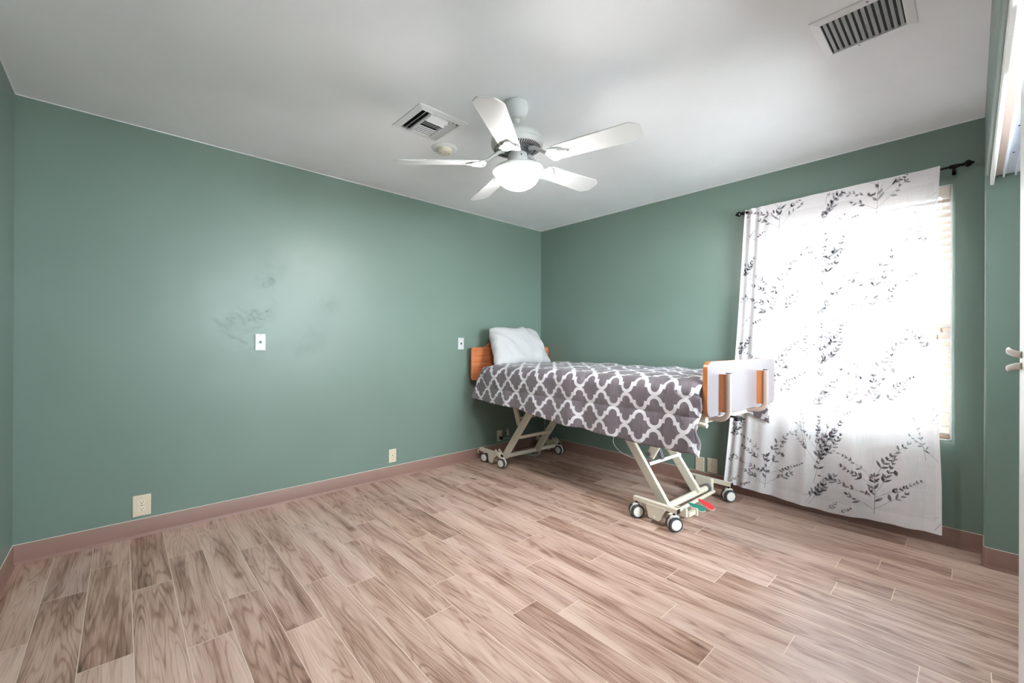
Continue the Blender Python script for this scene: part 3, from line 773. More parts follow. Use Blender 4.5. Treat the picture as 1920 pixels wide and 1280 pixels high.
# ------------------------------------------------------------------ ceiling vents and detector
def vent_register():
    t = thing('ceiling_vent', 'square white slatted air return on the ceiling near the window wall', 'ceiling vent', (2.155, 0.295, H))
    w = 0.149; i = 0.118
    m = MB(); m.add([(s*w, u*w, 0) for s, u in ((-1,-1),(1,-1),(1,1),(-1,1))]+[(s*w, u*w, -0.004) for s, u in ((-1,-1),(1,-1),(1,1),(-1,1))]
          + [(s*i, u*i, -0.010) for s, u in ((-1,-1),(1,-1),(1,1),(-1,1))]+[(s*i, u*i, 0) for s, u in ((-1,-1),(1,-1),(1,1),(-1,1))],
          [(a+k, a+(k+1) % 4, a+4+(k+1) % 4, a+4+k) for a in (0, 4, 8) for k in range(4)])
    m.build('frame', 'vent_white', t, bevel=0.001)
    MB().span((-i, -i, -0.0008), (i, i, -0.0002)).build('duct', 'dark', t)
    proto = None
    for k in range(12):
        y = -i+0.010+k*0.0194
        if proto is None:
            proto = MB().box((0, 0, 0), (2*i-0.004, 0.0112, 0.0016), T=Matrix.Rotation(math.radians(-38), 4, 'X')).build('slat', 'vent_slat', t)
        else:
            proto = proto.copy(); COL.objects.link(proto); proto.parent = t
        proto.location = (0, y, -0.0068)
    for s in (1, -1):
        for y in (0.0,):
            MB().lathe([(0, 0), (0.004, 0), (0.003, -0.0015), (0, -0.0015)], (s*0.134, 0.03*s, -0.0068), 12).build('screw', 'nickel', t)
vent_register()
def vent_diffuser():
    t = thing('ceiling_vent', 'square white multi-direction air diffuser on the ceiling beside the smoke detector', 'ceiling vent', (1.318, 2.148, H), (0, 0, 0))
    w = 0.158; i = 0.122
    q = ((-1,-1),(1,-1),(1,1),(-1,1))
    m = MB(); m.add([(s*w, u*w, 0) for s, u in q]+[(s*w, u*w, -0.003) for s, u in q]+[(s*i, u*i, -0.012) for s, u in q]+[(s*i, u*i, 0) for s, u in q],
          [(a+k, a+(k+1) % 4, a+4+(k+1) % 4, a+4+k) for a in (0, 4, 8) for k in range(4)])
    m.build('frame', 'vent_white', t, bevel=0.001)
    MB().span((-i, -i, -0.0012), (i, i, -0.0002)).build('duct', 'dark', t)
    def slat(cx, cy, L, alongx, tilt, w_=0.024, z=-0.013):
        R = Matrix.Translation((cx, cy, z)) @ (Matrix.Identity(4) if alongx else Matrix.Rotation(PI/2, 4, 'Z')) @ Matrix.Rotation(math.radians(tilt), 4, 'X')
        MB().box((0, 0, 0), (L, w_, 0.0015), T=R).build('slat', 'vent_white', t, bevel=0.0004)
    for x in (-0.100, -0.076): slat(x, 0, 0.236, False, -52)
    for x in (0.100, 0.078): slat(x, 0, 0.236, False, 48)
    for k, y in enumerate((-0.098, -0.062)): slat(0.0, y, 0.120, True, -35, 0.030)
    for k, y in enumerate((-0.020, -0.004)): slat(0.0, y, 0.120, True, 30, 0.020)
    for k in range(5): slat(0.0, 0.030+0.0195*k, 0.120, True, -6, 0.0105, -0.012)
    for x in (-0.062, 0.062): MB().span((x-0.001, -0.118, -0.018), (x+0.001, 0.118, -0.002)).build('divider', 'vent_white', t)
vent_diffuser()
t = thing('smoke_detector', 'round cream smoke detector on the ceiling below the air diffuser', 'smoke detector', (1.553, 2.352, H))
MB().lathe([(0, 0), (0.082, 0), (0.082, -0.003), (0.076, -0.007), (0.052, -0.008), (0, -0.008)], n=48).build('mounting_ring', 'vent_white', t, smooth=True, ang=50)
MB().lathe([(0, -0.006), (0.050, -0.006), (0.049, -0.022), (0.042, -0.030), (0.030, -0.033), (0, -0.034)], n=48).build('body', 'detector', t, smooth=True, ang=60)
for x, y in ((-0.026, 0.006), (0.026, -0.012), (0.002, -0.004)):
    MB().lathe([(0, 0), (0.0042, 0), (0.0042, -0.0015), (0, -0.0015)], (x, y, -0.0325), 12).build('vent_hole', 'grey_metal', t)

# ------------------------------------------------------------------ ceiling fan with light
def build_fan():
    t = thing('ceiling_fan', 'white five-blade ceiling fan with a lit dome light', 'ceiling fan', (1.539, 1.652, H-0.002), (0, 0, 0))
    t.rotation_euler = Matrix(((1, 0, 0.0), (0, 1, 0), (0, 0, 1))).to_euler()
    t.rotation_euler = (-0.0165, -0.0448, 0)
    MB().lathe([(0, -0.0), (0.064, -0.0), (0.066, -0.006), (0.065, -0.03), (0.062, -0.048), (0.054, -0.064), (0.040, -0.076), (0.024, -0.082), (0, -0.082)], n=48).build('canopy', 'fan_white', t, smooth=True, ang=50)
    m = MB(); m.lathe([(0, -0.074), (0.018, -0.074), (0.021, -0.088), (0.019, -0.096), (0.011, -0.102), (0.0105, -0.150), (0.020, -0.154), (0.024, -0.168), (0, -0.168)], n=24)
    m.build('downrod', 'fan_white', t, smooth=True, ang=50)
    # motor housing
    mo = MB().lathe([(0, -0.158), (0.040, -0.158), (0.085, -0.161), (0.118, -0.168), (0.134, -0.180), (0.140, -0.198), (0.140, -0.212), (0.1375, -0.214), (0.1375, -0.219), (0.137, -0.226), (0.130, -0.236), (0.112, -0.242), (0.090, -0.244), (0, -0.244)], n=64).build('motor_housing', 'fan_white', t, smooth=True, ang=35)
    m = MB()
    for k in range(60):
        R = Matrix.Rotation(2*PI*k/60+0.03, 4, 'Z'); m.box((0.106, 0, -0.2432), (0.036, 0.0056, 0.0022), T=R @ Matrix.Translation((0.0, 0, 0)) @ Matrix.Rotation(0, 4, 'Y'))
    # follow the slope of the underside
    m.v = [(x, y, -0.2460+(0.0060 if math.hypot(x, y) > 0.115 else 0.0)+(0.0016 if z > -0.2432 else 0)) for x, y, z in m.v]
    m.build('cooling_slots', 'dark', mo)
    MB().lathe([(0, -0.244), (0.082, -0.244), (0.082, -0.2475), (0.060, -0.2475), (0.058, -0.244), (0, -0.244)], n=48).build('flywheel_ring', 'grey_metal', mo, smooth=True, ang=35)
    m = MB(); m.lathe([(0, -0.244), (0.058, -0.244), (0.058, -0.262), (0, -0.262)], n=24); m.build('rotor_hub', 'grey_metal', mo, smooth=True, ang=35)
    sw = MB().lathe([(0, -0.262), (0.046, -0.262), (0.051, -0.266), (0.051, -0.322), (0.060, -0.328), (0.064, -0.338), (0, -0.338)], n=40).build('switch_housing', 'fan_white', t, smooth=True, ang=35)
    MB().lathe([(0, 0), (0.004, 0), (0.004, 0.003), (0, 0.003)], n=10, T=Matrix.Translation((-0.020, -0.047, -0.285)) @ Matrix.Rotation(PI/2, 4, 'X') @ Matrix.Rotation(0.4, 4, 'Y')).build('pull_switch', 'dark', sw)
    MB().lathe([(0, -0.338), (0.098, -0.338), (0.126, -0.341), (0.137, -0.350), (0.137, -0.358), (0.132, -0.362), (0.122, -0.360), (0.118, -0.352), (0, -0.352)], n=64).build('light_rim', 'fan_white', t, smooth=True, ang=35)
    prof = [(0.0, -0.352), (0.1165, -0.352)]+[(0.1165*math.cos(a), -0.366-0.088*math.sin(a)) for a in [PI/2*k/14 for k in range(14)]]+[(0.0, -0.454)]
    MB().lathe(prof, n=64).build('glass_dome', 'dome', t, smooth=True, ang=80)
    # blade and its bracket (radial axis = local X)
    zb = -0.309; pitch = math.radians(-13)
    def outline():
        r0, r1 = 0.205, 0.648; w0, w1 = 0.056, 0.069; ch = 0.030; pts = []
        pts += [(r0, -w0+0.012), (r0+0.014, -w0), (0.30, -w0-0.003), (r1-ch-0.02, -w1), (r1-ch-0.006, -w1+0.003), (r1-0.004, -w1+ch-0.002), (r1, -w1+ch+0.006)]
        pts += [(x, -y) for x, y in pts[::-1]]
        return pts
    mb = MB(); mb.prism(outline(), -0.003, 0.003)
    bl = mb.build('blade', 'fan_white', t, bevel=0.0015)
    m = MB()
    m.tube([(0.070, 0, 0.060), (0.100, 0, 0.054), (0.130, 0, 0.036), (0.160, 0, 0.014), (0.190, 0, 0.000)], [0.011, 0.010, 0.009, 0.009, 0.012], 10, flat=1.3)
    lob = []
    for k in range(48):
        a = 2*PI*k/48; rr = 0.034+0.010*math.cos(3*a)+0.004*math.cos(6*a); lob.append((0.222+1.15*rr*math.cos(a), 1.30*rr*math.sin(a)))
    m.prism(lob, -0.0115, -0.0035, T=Matrix.Rotation(pitch*0.8, 4, 'X'))
    for s in (1, -1):
        m.tube([(0.172, 0.0, -0.002), (0.176, s*0.022, -0.006), (0.192, s*0.040, -0.010+s*-0.006), (0.218, s*0.046, -0.009-s*0.009), (0.240, s*0.034, -0.009-s*0.007)], 0.0055, 8)
    ir = m.build('blade_bracket', 'fan_white', t, smooth=True, ang=40)
    for x, y in ((0.222, 0.0), (0.245, 0.026), (0.245, -0.026)):
        MB().lathe([(0, 0), (0.004, 0), (0.003, -0.002), (0, -0.002)], n=10, T=Matrix.Rotation(pitch*0.8, 4, 'X') @ Matrix.Translation((x, y, -0.0115))).build('screw', 'fan_white', ir)
    ph = -1.2651
    for k in range(5):
        a = ph+2*PI*k/5
        if k == 0: B, I = bl, ir
        else:
            B = bl.copy(); COL.objects.link(B); B.parent = t
            I = ir.copy(); COL.objects.link(I); I.parent = t
            for ch in [q for q in ir.children]:
                s = ch.copy(); COL.objects.link(s); s.parent = I
        B.matrix_local = Matrix.Translation((0, 0, zb)) @ Matrix.Rotation(a, 4, 'Z') @ Matrix.Rotation(pitch, 4, 'X')
        I.matrix_local = Matrix.Translation((0, 0, zb)) @ Matrix.Rotation(a, 4, 'Z')
build_fan()

# ------------------------------------------------------------------ hospital bed (local x across, y from foot to head)
BA = 0.042; BLOC = (2.908, 0.987, 0); BROT = (0, 0, -BA)
bed = thing('hospital_bed', 'adjustable hospital bed with wooden boards, raised high on cream scissor legs and casters', 'bed', BLOC, BROT)
def build_bed():
    # footboard: white outside, wood inside and on the edge
    m = MB(); o = rrect(-0.51, 0.749, 0.51, 1.065, 0.045, 8)
    i = rrect(-0.506, 0.753, 0.506, 1.061, 0.042, 8); n = len(o)
    vs = [(x, -0.016, z) for x, z in i]+[(x, -0.012, z) for x, z in o]+[(x, 0.012, z) for x, z in o]+[(x, 0.016, z) for x, z in i]
    m.add(vs, [tuple(range(n))], 0)
    base = len(m.v)-4*n
    for a, mi in ((0, 0), (n, 1), (2*n, 1)):
        m.f += [(base+a+k, base+a+(k+1) % n, base+a+n+(k+1) % n, base+a+n+k) for k in range(n)]; m.m += [mi]*n
    m.f.append(tuple(base+3*n+k for k in range(n))); m.m.append(2)
    fb = m.build('footboard', ['laminate', 'cherry_edge', 'cherry']); fb['label'] = 'footboard with white outer face and orange wood edge'
    fb.parent = bed
    # headboard with raised crown
    top = []
    for k in range(41):
        x = 0.49-0.98*k/40; a = abs(x)
        if a > 0.40: z = 1.117+0.004*math.cos((a-0.40)/0.09*PI)*0
        elif a > 0.20: z = 1.117+0.088*(0.5+0.5*math.cos(PI*(a-0.20)/0.20))
        else: z = 1.205
        top.append((x, z))
    out = [(0.523, 0.83), (0.523, 1.085), (0.518, 1.106), (0.505, 1.115)]+top+[(-0.505, 1.115), (-0.518, 1.106), (-0.523, 1.085), (-0.523, 0.83)]
    for k in range(1, 7): a = PI+PI/2*k/6; out.append((-0.488+0.035*math.cos(a), 0.830+0.035*math.sin(a)))
    for k in range(0, 6): a = 1.5*PI+PI/2*k/6; out.append((0.488+0.035*math.cos(a), 0.830+0.035*math.sin(a)))
    MB().prism(out, 2.258, 2.282, 'y').build('headboard', 'cherry', bed, bevel=0.006, seg=3)
    # headboard mounting posts (behind, toward the deck)
    for x in (-0.15, 0.15):
        MB().tube([(x, 2.10, 0.725), (x, 2.20, 0.725), (x, 2.236, 0.735), (x, 2.243, 0.77), (x, 2.243, 0.98)], 0.013, 8).build('board_post', 'post_metal', bed, smooth=True)
    # footboard posts: tubes leave the deck, bend up and clamp the board from outside
    for x in (-0.372, 0.184):
        pts = [(x, 0.14, 0.730), (x, -0.010, 0.730)]
        for k in range(1, 9):
            a = -PI/2-PI/2*k/8; pts.append((x, -0.012+0.058*math.cos(a), 0.788+0.058*math.sin(a)))
        pts += [(x, -0.070, 0.90), (x, -0.070, 0.998)]
        po = MB().tube(pts, 0.0155, 8, flat=0.8).build('board_post', 'post_metal', bed, smooth=True, ang=40)
        MB().box((x, -0.0700, 0.9985), (0.026, 0.028, 0.003)).build('end_cap', 'black', po)
        MB().span((x-0.002, -0.055, 0.772), (x+0.014, -0.0165, 0.990)).build('post_shade_strip', 'cherry_edge', po)  # warm shade of the post on the board, modelled as a brown strip
        for z in (0.96, 0.84):
            MB().lathe([(0, 0), (0.005, 0), (0.004, 0.004), (0, 0.004)], n=10, T=Matrix.Translation((x+0.022, -0.0165, z)) @ Matrix.Rotation(PI/2, 4, 'X')).build('bolt', 'nickel', po)
    # deck frame
    m = MB()
    for x in (-0.40, 0.40): m.span((x-0.018, 0.04, 0.700), (x+0.018, 2.22, 0.742))
    for y in (0.06, 0.55, 1.05, 1.60, 2.18): m.span((-0.382, y-0.018, 0.702), (0.382, y+0.018, 0.740))
    m.build('deck_frame', 'bed_metal', bed, bevel=0.003)
    MB().span((-0.43, 0.03, 0.744), (0.43, 2.22, 0.762)).build('deck_panel', 'bed_metal', bed, bevel=0.003)
    MB().tube([(-0.505, 0.045, 0.712), (-0.505, -0.010, 0.706)], 0.013, 12).build('bumper_roller', 'bed_metal', bed, smooth=True, ang=40)
    m = MB(); m.tube([(-0.14, 0.10, 0.72), (-0.14, -0.030, 0.715)], 0.007, 10); m.box((-0.165, -0.035, 0.712), (0.055, 0.022, 0.022)); m.lathe([(0, 0), (0.016, 0), (0.016, 0.022), (0, 0.022)], (-0.14, -0.036, 0.700), 16)
    m.build('crank_knob', 'black', bed, smooth=True, ang=40)
    # ---- scissor bases
    def caster(x, y, yaw, dark_top=False):
        c = MB(); c.tube([(0, 0, 0.092), (0, 0, 0.112)], 0.008, 10)
        body = MB(); body.lathe([(0, 0.0), (0.014, 0.0), (0.020, -0.004), (0.020, -0.012), (0, -0.012)], (0, 0, 0.098), 16)
        body.span((-0.0085, -0.030, 0.035), (0.0085, 0.026, 0.090))
        cb = body.build('caster', 'wheel_white', bed, smooth=True, ang=40); cb.location = (x, y, 0); cb.rotation_euler = (0, 0, yaw)
        c.build('caster_stem', 'black', cb, smooth=True)
        for s in (1, -1):
            R = Matrix.Translation((s*0.020, 0, 0.0452)) @ Matrix.Rotation(s*PI/2, 4, 'Y')
            w = MB().lathe([(0, -0.010), (0.040, -0.010), (0.0445, -0.007), (0.0452, 0.0), (0.0445, 0.006), (0.0425, 0.010), (0.0335, 0.011), (0.033, 0.008), (0, 0.008)], n=36, T=R).build('wheel', 'rubber', cb, smooth=True, ang=40)
            MB().lathe([(0, 0.006), (0.0325, 0.006), (0.0325, 0.0115), (0.029, 0.0130), (0.022, 0.0125), (0.019, 0.0135), (0, 0.0135)], n=32, T=R).build('hub_cap', 'wheel_white', w, smooth=True, ang=40)
            # white guard band between the wheels
            MB().lathe([(0.034, -0.0165), (0.042, -0.0165), (0.042, -0.0105), (0.034, -0.0105)], n=32, T=R).build('wheel_guard', 'wheel_white', cb, smooth=True, ang=40)
    # foot base, y about 0.2..0.53
    for s in (-1, 1):
        xo = s*0.385
        bm_ = MB().span((xo-0.016, 0.222, 0.112), (xo+0.016, 0.536, 0.142)).build('base_rail', 'bed_metal', bed, bevel=0.003)
        MB().span((xo-0.017, 0.2195, 0.113), (xo+0.017, 0.2215, 0.141)).build('end_cap', 'black', bm_)
    sp = MB(); sp.prism([(0.440, 0.122), (0.418, 0.040), (0.405, 0.034), (0.345, 0.030), (0.335, 0.040), (0.322, 0.075), (0.305, 0.098), (0.300, 0.122)], -0.4045, -0.4005, 'x')
    sp.span((-0.400, 0.335, 0.040), (-0.362, 0.345, 0.112)); sp.span((-0.368, 0.345, 0.034), (-0.362, 0.430, 0.112))
    sp.lathe([(0, 0), (0.007, 0), (0.007, 0.006), (0, 0.006)], n=12, T=Matrix.Translation((-0.4045, 0.378, 0.048)) @ Matrix.Rotation(-PI/2, 4, 'Y'))
    sp.build('side_bracket', 'bed_metal', bed, bevel=0.001)
    MB().prism(rrect(0.345, 0.034, 0.470, 0.148, 0.008, 4), 0.328, 0.366, 'x').build('side_bracket', 'bed_metal', bed, bevel=0.002)
    MB().tube([(-0.362, 0.372, 0.082), (0.328, 0.372, 0.082)], 0.0225, 20).build('cross_tube', 'bed_metal', bed, smooth=True, ang=40)
    MB().tube([(0.290, 0.372, 0.082), (0.3275, 0.372, 0.082)], 0.029, 20).build('bearing_ring', 'grey_metal', bed, smooth=True, ang=40)
    MB().tube([(-0.372, 0.300, 0.072), (0.335, 0.330, 0.062)], 0.0125, 16).build('brake_shaft', 'bed_metal', bed, smooth=True, ang=40)
    # brake pedals
    def pedal(x, y, z, ang, tilt, mk, nm):
        o = []
        for k in range(40):
            a = 2*PI*k/40; L = math.cos(a); w = math.sin(a)
            px = 0.058*L; wid = 0.0190+0.0065*(-L); wid *= (1-0.18*math.exp(-((L-0.25)/0.35)**2)); o.append((px, wid*w))
        T_ = Matrix.Translation((x, y, z)) @ Matrix.Rotation(ang, 4, 'Z') @ Matrix.Rotation(tilt, 4, 'Y') @ Matrix.Rotation(math.radians(-42), 4, 'X')
        b = MB().prism([(p*1.05, q*1.10) for p, q in o], -0.010, -0.001, T=T_).build(nm, 'pedal_rim', bed, bevel=0.002)
        MB().prism(o, -0.001, 0.0022, T=T_).build('pedal_pad', mk, b, bevel=0.001)
    pedal(-0.060, 0.268, 0.064, math.radians(122), math.radians(-18), 'pedal_green', 'steer_pedal')
    pedal(0.068, 0.262, 0.052, math.radians(112), math.radians(-26), 'pedal_red', 'brake_pedal')
    m = MB(); m.span((-0.185, 0.275, 0.018), (-0.165, 0.355, 0.075)); m.span((-0.165, 0.262, 0.020), (-0.075, 0.288, 0.048)); m.span((-0.085, 0.250, 0.012), (-0.070, 0.300, 0.060))
    m.build('pedal_bracket', 'bed_metal', bed, bevel=0.002)
    def arm(p0, p1, nm='leg', w=0.028, h=0.058):
        return MB().beam(p0, p1, w, h, up=(1, 0, 0) if False else (0, 0.8, 0.6)).build(nm, 'bed_metal', bed, bevel=0.003)
    # near and far lift arms at the foot end
    for x in (-0.285, 0.135):
        d = Vector((0, 0.36, 0.50)).normalized()
        p0 = Vector((x, 0.355, 0.085)); p1 = p0+d*0.77
        MB().beam(p0, p1, 0.030, 0.062, up=(0, -d.z, d.y)).build('leg', 'bed_metal', bed, bevel=0.004)
    MB().tube([(-0.262, 0.512, 0.330), (0.145, 0.498, 0.335)], 0.0125, 16).build('cross_tube', 'wheel_white', bed, smooth=True, ang=40)
    MB().tube([(-0.270, 0.513, 0.330), (-0.258, 0.512, 0.330)], 0.016, 16).build('tube_collar', 'black', bed, smooth=True, ang=40)
    # short counter links rising toward the foot
    m = MB(); m.beam((-0.245, 0.505, 0.385), (-0.245, 0.335, 0.690), 0.022, 0.060, up=(0, 0.87, 0.49)); m.build('lift_link', 'bed_metal', bed, bevel=0.004)
    m = MB(); m.prism([(0.16, 0.690), (0.20, 0.590), (0.33, 0.520), (0.40, 0.540), (0.44, 0.690)], -0.225, -0.215, 'x'); m.build('lift_plate', 'bed_metal', bed, bevel=0.002)
    MB().lathe([(0, -0.012), (0.016, -0.012), (0.016, 0.012), (0, 0.012)], n=20, T=Matrix.Translation((-0.262, 0.505, 0.405)) @ Matrix.Rotation(PI/2, 4, 'Y')).build('pivot_bolt', 'nickel', bed, smooth=True, ang=40)
    m = MB(); m.beam((-0.10, 0.50, 0.34), (-0.10, 0.62, 0.69), 0.030, 0.030, up=(0, 0.9, -0.3)); m.build('actuator', 'grey_metal', bed, bevel=0.004)
    for (x, y) in ((-0.385, 0.520), (-0.385, 0.250), (0.385, 0.245), (0.385, 0.500)):
        caster(x, y, math.radians(58))
    # head base, y about 1.95..2.3
    for s in (-1, 1):
        xo = s*0.385
        MB().span((xo-0.016, 1.985, 0.094), (xo+0.016, 2.300, 0.126)).build('base_rail', 'bed_metal', bed, bevel=0.003)
        sp = MB(); x1 = xo-0.0195 if s < 0 else xo-0.0195
        sp.prism([(2.150, 0.110), (2.140, 0.040), (2.125, 0.020), (2.080, 0.016), (2.070, 0.030), (2.060, 0.070), (2.020, 0.095), (2.010, 0.110)], x1-0.002, x1+0.002, 'x')
        sp.build('side_bracket', 'bed_metal', bed, bevel=0.001)
        hk = MB()
        for dx in (-0.022, 0.022):
            hk.beam((xo+dx, 1.965, 0.100), (xo+dx, 2.035, 0.150), 0.006, 0.030, up=(0, -0.58, 0.81))
        hk.beam((xo, 1.965, 0.094), (xo, 2.01, 0.126), 0.040, 0.006, up=(0, -0.58, 0.81))
        h = hk.build('lock_hook', 'bed_metal', bed, bevel=0.001)
        MB().lathe([(0, 0), (0.011, 0), (0.011, 0.01), (0, 0.01)], n=14, T=Matrix.Translation((xo-0.004, 1.962, 0.112)) @ Matrix.Rotation(PI/2, 4, 'X')).build('hook_pin', 'black', h)
    MB().tube([(-0.400, 2.300, 0.105), (-0.400, 2.318, 0.100), (-0.400, 2.320, 0.075), (-0.400, 2.302, 0.068)], 0.004, 8).build('cord_hook', 'bed_metal', bed, smooth=True)
    MB().beam((-0.369, 2.005, 0.085), (0.369, 2.005, 0.085), 0.036, 0.036).build('cross_tube', 'bed_metal', bed, bevel=0.006)
    for x in (-0.325, 0.095):
        d = Vector((0, -0.32, 0.425)).normalized(); p0 = Vector((x, 1.990, 0.085)); p1 = p0+d*0.76
        MB().beam(p0, p1, 0.030, 0.060, up=(0, -d.z, d.y) if d.y > 0 else (0, d.z, -d.y)).build('leg', 'bed_metal', bed, bevel=0.004)
    MB().beam((-0.31, 1.800, 0.300), (0.085, 1.800, 0.300), 0.026, 0.026).build('cross_tube', 'bed_metal', bed, bevel=0.003)
    m = MB(); m.beam((-0.200, 1.925, 0.375), (-0.200, 2.045, 0.690), 0.022, 0.052, up=(0, 0.93, -0.36)); m.build('lift_link', 'bed_metal', bed, bevel=0.004)
    m = MB(); m.prism([(1.62, 0.690), (1.72, 0.530), (1.80, 0.520), (1.90, 0.690)], 0.060, 0.070, 'x'); lp = m.build('lift_plate', 'bed_metal', bed, bevel=0.002)
    MB().lathe([(0, 0), (0.016, 0), (0.016, 0.012), (0, 0.012)], n=16, T=Matrix.Translation((0.060, 1.775, 0.545)) @ Matrix.Rotation(-PI/2, 4, 'Y')).build('knob', 'black', lp, smooth=True, ang=40)
    MB().tube([(-0.19, 1.940, 0.440), (0.070, 1.940, 0.440)], 0.010, 12).build('cross_tube', 'bed_metal', bed, smooth=True, ang=40)
    MB().span((-0.17, 1.86, 0.50), (0.02, 2.00, 0.60)).build('motor_cover', 'brown_panel', bed, bevel=0.008)
    caster(-0.385, 2.212, math.radians(16)); caster(-0.385, 1.950, math.radians(12)); caster(0.385, 1.950, math.radians(2)); caster(0.385, 2.230, math.radians(16))
build_bed()

def smooth_noise(x, y, s=0.0): return noise.noise(Vector((x, y, s)))
# mattress
def build_mattress():
    nx, ny = 14, 40; X, Y0, Y1, Z0, Z1 = 0.445, 0.035, 2.235, 0.762, 0.930
    m = MB(); o = rrect(-X, Z0, X, Z1, 0.045, 6); n = len(o); ys = [Y0, Y0+0.01, Y0+0.03, Y0+0.06]+[lerp(Y0+0.06, Y1-0.06, k/ny) for k in range(1, ny)]+[Y1-0.06, Y1-0.03, Y1-0.01, Y1]
    vs = []
    for y in ys:
        e = min(y-Y0, Y1-y); k = 1-0.05*max(0, 1-e/0.06)**2
        for a, z in o: vs.append((a*k, y, Z0+(z-Z0)*k))
    fs = [tuple(range(n))]+[(i*n+k, i*n+(k+1) % n, (i+1)*n+(k+1) % n, (i+1)*n+k) for i in range(len(ys)-1) for k in range(n)]+[tuple((len(ys)-1)*n+k for k in range(n))]
    m.add(vs, fs); ob = m.build('mattress', 'sheet', None, smooth=True, ang=60); ob.location = BLOC; ob.rotation_euler = BROT
    tag(ob, 'mattress in a white fitted sheet lying on the bed under the patterned comforter', 'mattress')
build_mattress()

# comforter
def build_comforter():
    hem = [(0.0, 0.541), (0.06, 0.548), (0.15, 0.545), (0.27, 0.540), (0.42, 0.548), (0.58, 0.555), (0.72, 0.552), (0.86, 0.566), (1.06, 0.560), (1.35, 0.598), (1.61, 0.620), (1.85, 0.622), (2.18, 0.640), (2.4, 0.645)]
    def hz(u):
        for (a, b), (c, d) in zip(hem, hem[1:]):
            if a <= u <= c: return lerp(b, d, (u-a)/(c-a))
        return hem[-1][1]
    TOP = 0.945; RR = 0.075; VN = -0.525; VF = 0.500; FH = 0.690
    LS = TOP-RR-0.50; arcL = RR*PI/2
    def prof(t, u):
        """t: pattern coordinate (metres); side below TOP-RR equals z"""
        top_start = TOP-RR+arcL; W = (VF-RR)-(VN+RR)
        if t < TOP-RR:
            z = t; v = VN-0.020*max(0, (TOP-RR-t)/0.3)
            nrm = Vector((-1, 0, 0))
        elif t < top_start:
            a = (t-(TOP-RR))/RR; v = VN+RR-RR*math.cos(a); z = TOP-RR+RR*math.sin(a); nrm = Vector((-math.cos(a), 0, math.sin(a)))
        elif t < top_start+W:
            v = VN+RR+(t-top_start); z = TOP; nrm = Vector((0, 0, 1))
        elif t < top_start+W+arcL:
            a = (t-top_start-W)/RR; v = VF-RR+RR*math.sin(a); z = TOP-RR+RR*math.cos(a); nrm = Vector((math.sin(a), 0, math.cos(a)))
        else:
            v = VF; z = TOP-RR-(t-top_start-W-arcL); nrm = Vector((1, 0, 0))
        return v, z, nrm
    nu, nt_ = 260, 190; t1 = TOP-RR+arcL+((VF-RR)-(VN+RR))+arcL+(TOP-RR-FH)
    vs, fs, uv = [], [], []
    for i in range(nu+1):
        su = i/nu
        for j in range(nt_+1):
            sj = j/nt_
            u_guess = su*2.15
            t0 = hz(u_guess); t = lerp(t0, t1+0.085*max(0, 1-u_guess/0.30), sj)
            # the head-end edge: square across the top, sloping out to the corner on the near side
            if t < TOP-RR+arcL:
                k = (TOP-RR+arcL-t)/(TOP-RR+arcL-0.64); ue = 2.02+0.165*max(0, min(1, k))**0.6
            else: ue = 2.02
            u0 = 0.022 if t > TOP-RR else 0.010+0.010*math.sin(t*20)
            u = lerp(u0, ue, su)
            v, z, nrm = prof(t, u)
            # quilted puffs: seams every 0.3 m along and ~0.2 round the drape
            q = abs(math.sin(PI*(u+0.08)/0.31))**0.5*abs(math.sin(PI*(t-0.75)/0.235))**0.5
            d = 0.017*q+0.008*smooth_noise(u*4, t*5)+0.004*smooth_noise(u*14, t*9, 4)
            if t < TOP-RR:
                hang = (TOP-RR-t)/0.3
                d += hang*(0.012*math.sin(u*15+2*smooth_noise(u*2, 0))+0.010*smooth_noise(u*7, t*2, 2))
                # foot corner sags and creases
                f = max(0, 1-u/0.16); d += f*0.018*math.sin(t*38+u*30)
            else:
                f = max(0, 1-u/0.10); z -= 0.02*f*f
            if u > 1.95: z -= 0.012*min(1, (u-1.95)/0.07)*(1 if t > TOP-RR else 0)
            p = Vector((v, u, z))+nrm*d
            vs.append(tuple(p)); uv.append((u-0.49, t-0.85))
    fuv = []
    for i in range(nu):
        for j in range(nt_):
            k = i*(nt_+1)+j; f = (k, k+nt_+1, k+nt_+2, k+1); fs.append(f); fuv += [uv[q] for q in f]
    me = bpy.data.meshes.new('comforter'); me.from_pydata(vs, [], fs); me.update(); me.materials.append(M['comforter'])
    me.polygons.foreach_set('use_smooth', [True]*len(fs))
    ul = me.uv_layers.new(name='UVMap'); ul.data.foreach_set('uv', [c for q in fuv for c in q])
    o = bpy.data.objects.new('comforter', me); COL.objects.link(o); o.location = BLOC; o.rotation_euler = BROT
    sd = o.modifiers.new('thickness', 'SOLIDIFY'); sd.thickness = 0.010; sd.offset = -1
    tag(o, 'grey quilted comforter with a white interlocking trellis pattern spread over the bed', 'comforter')
build_comforter()

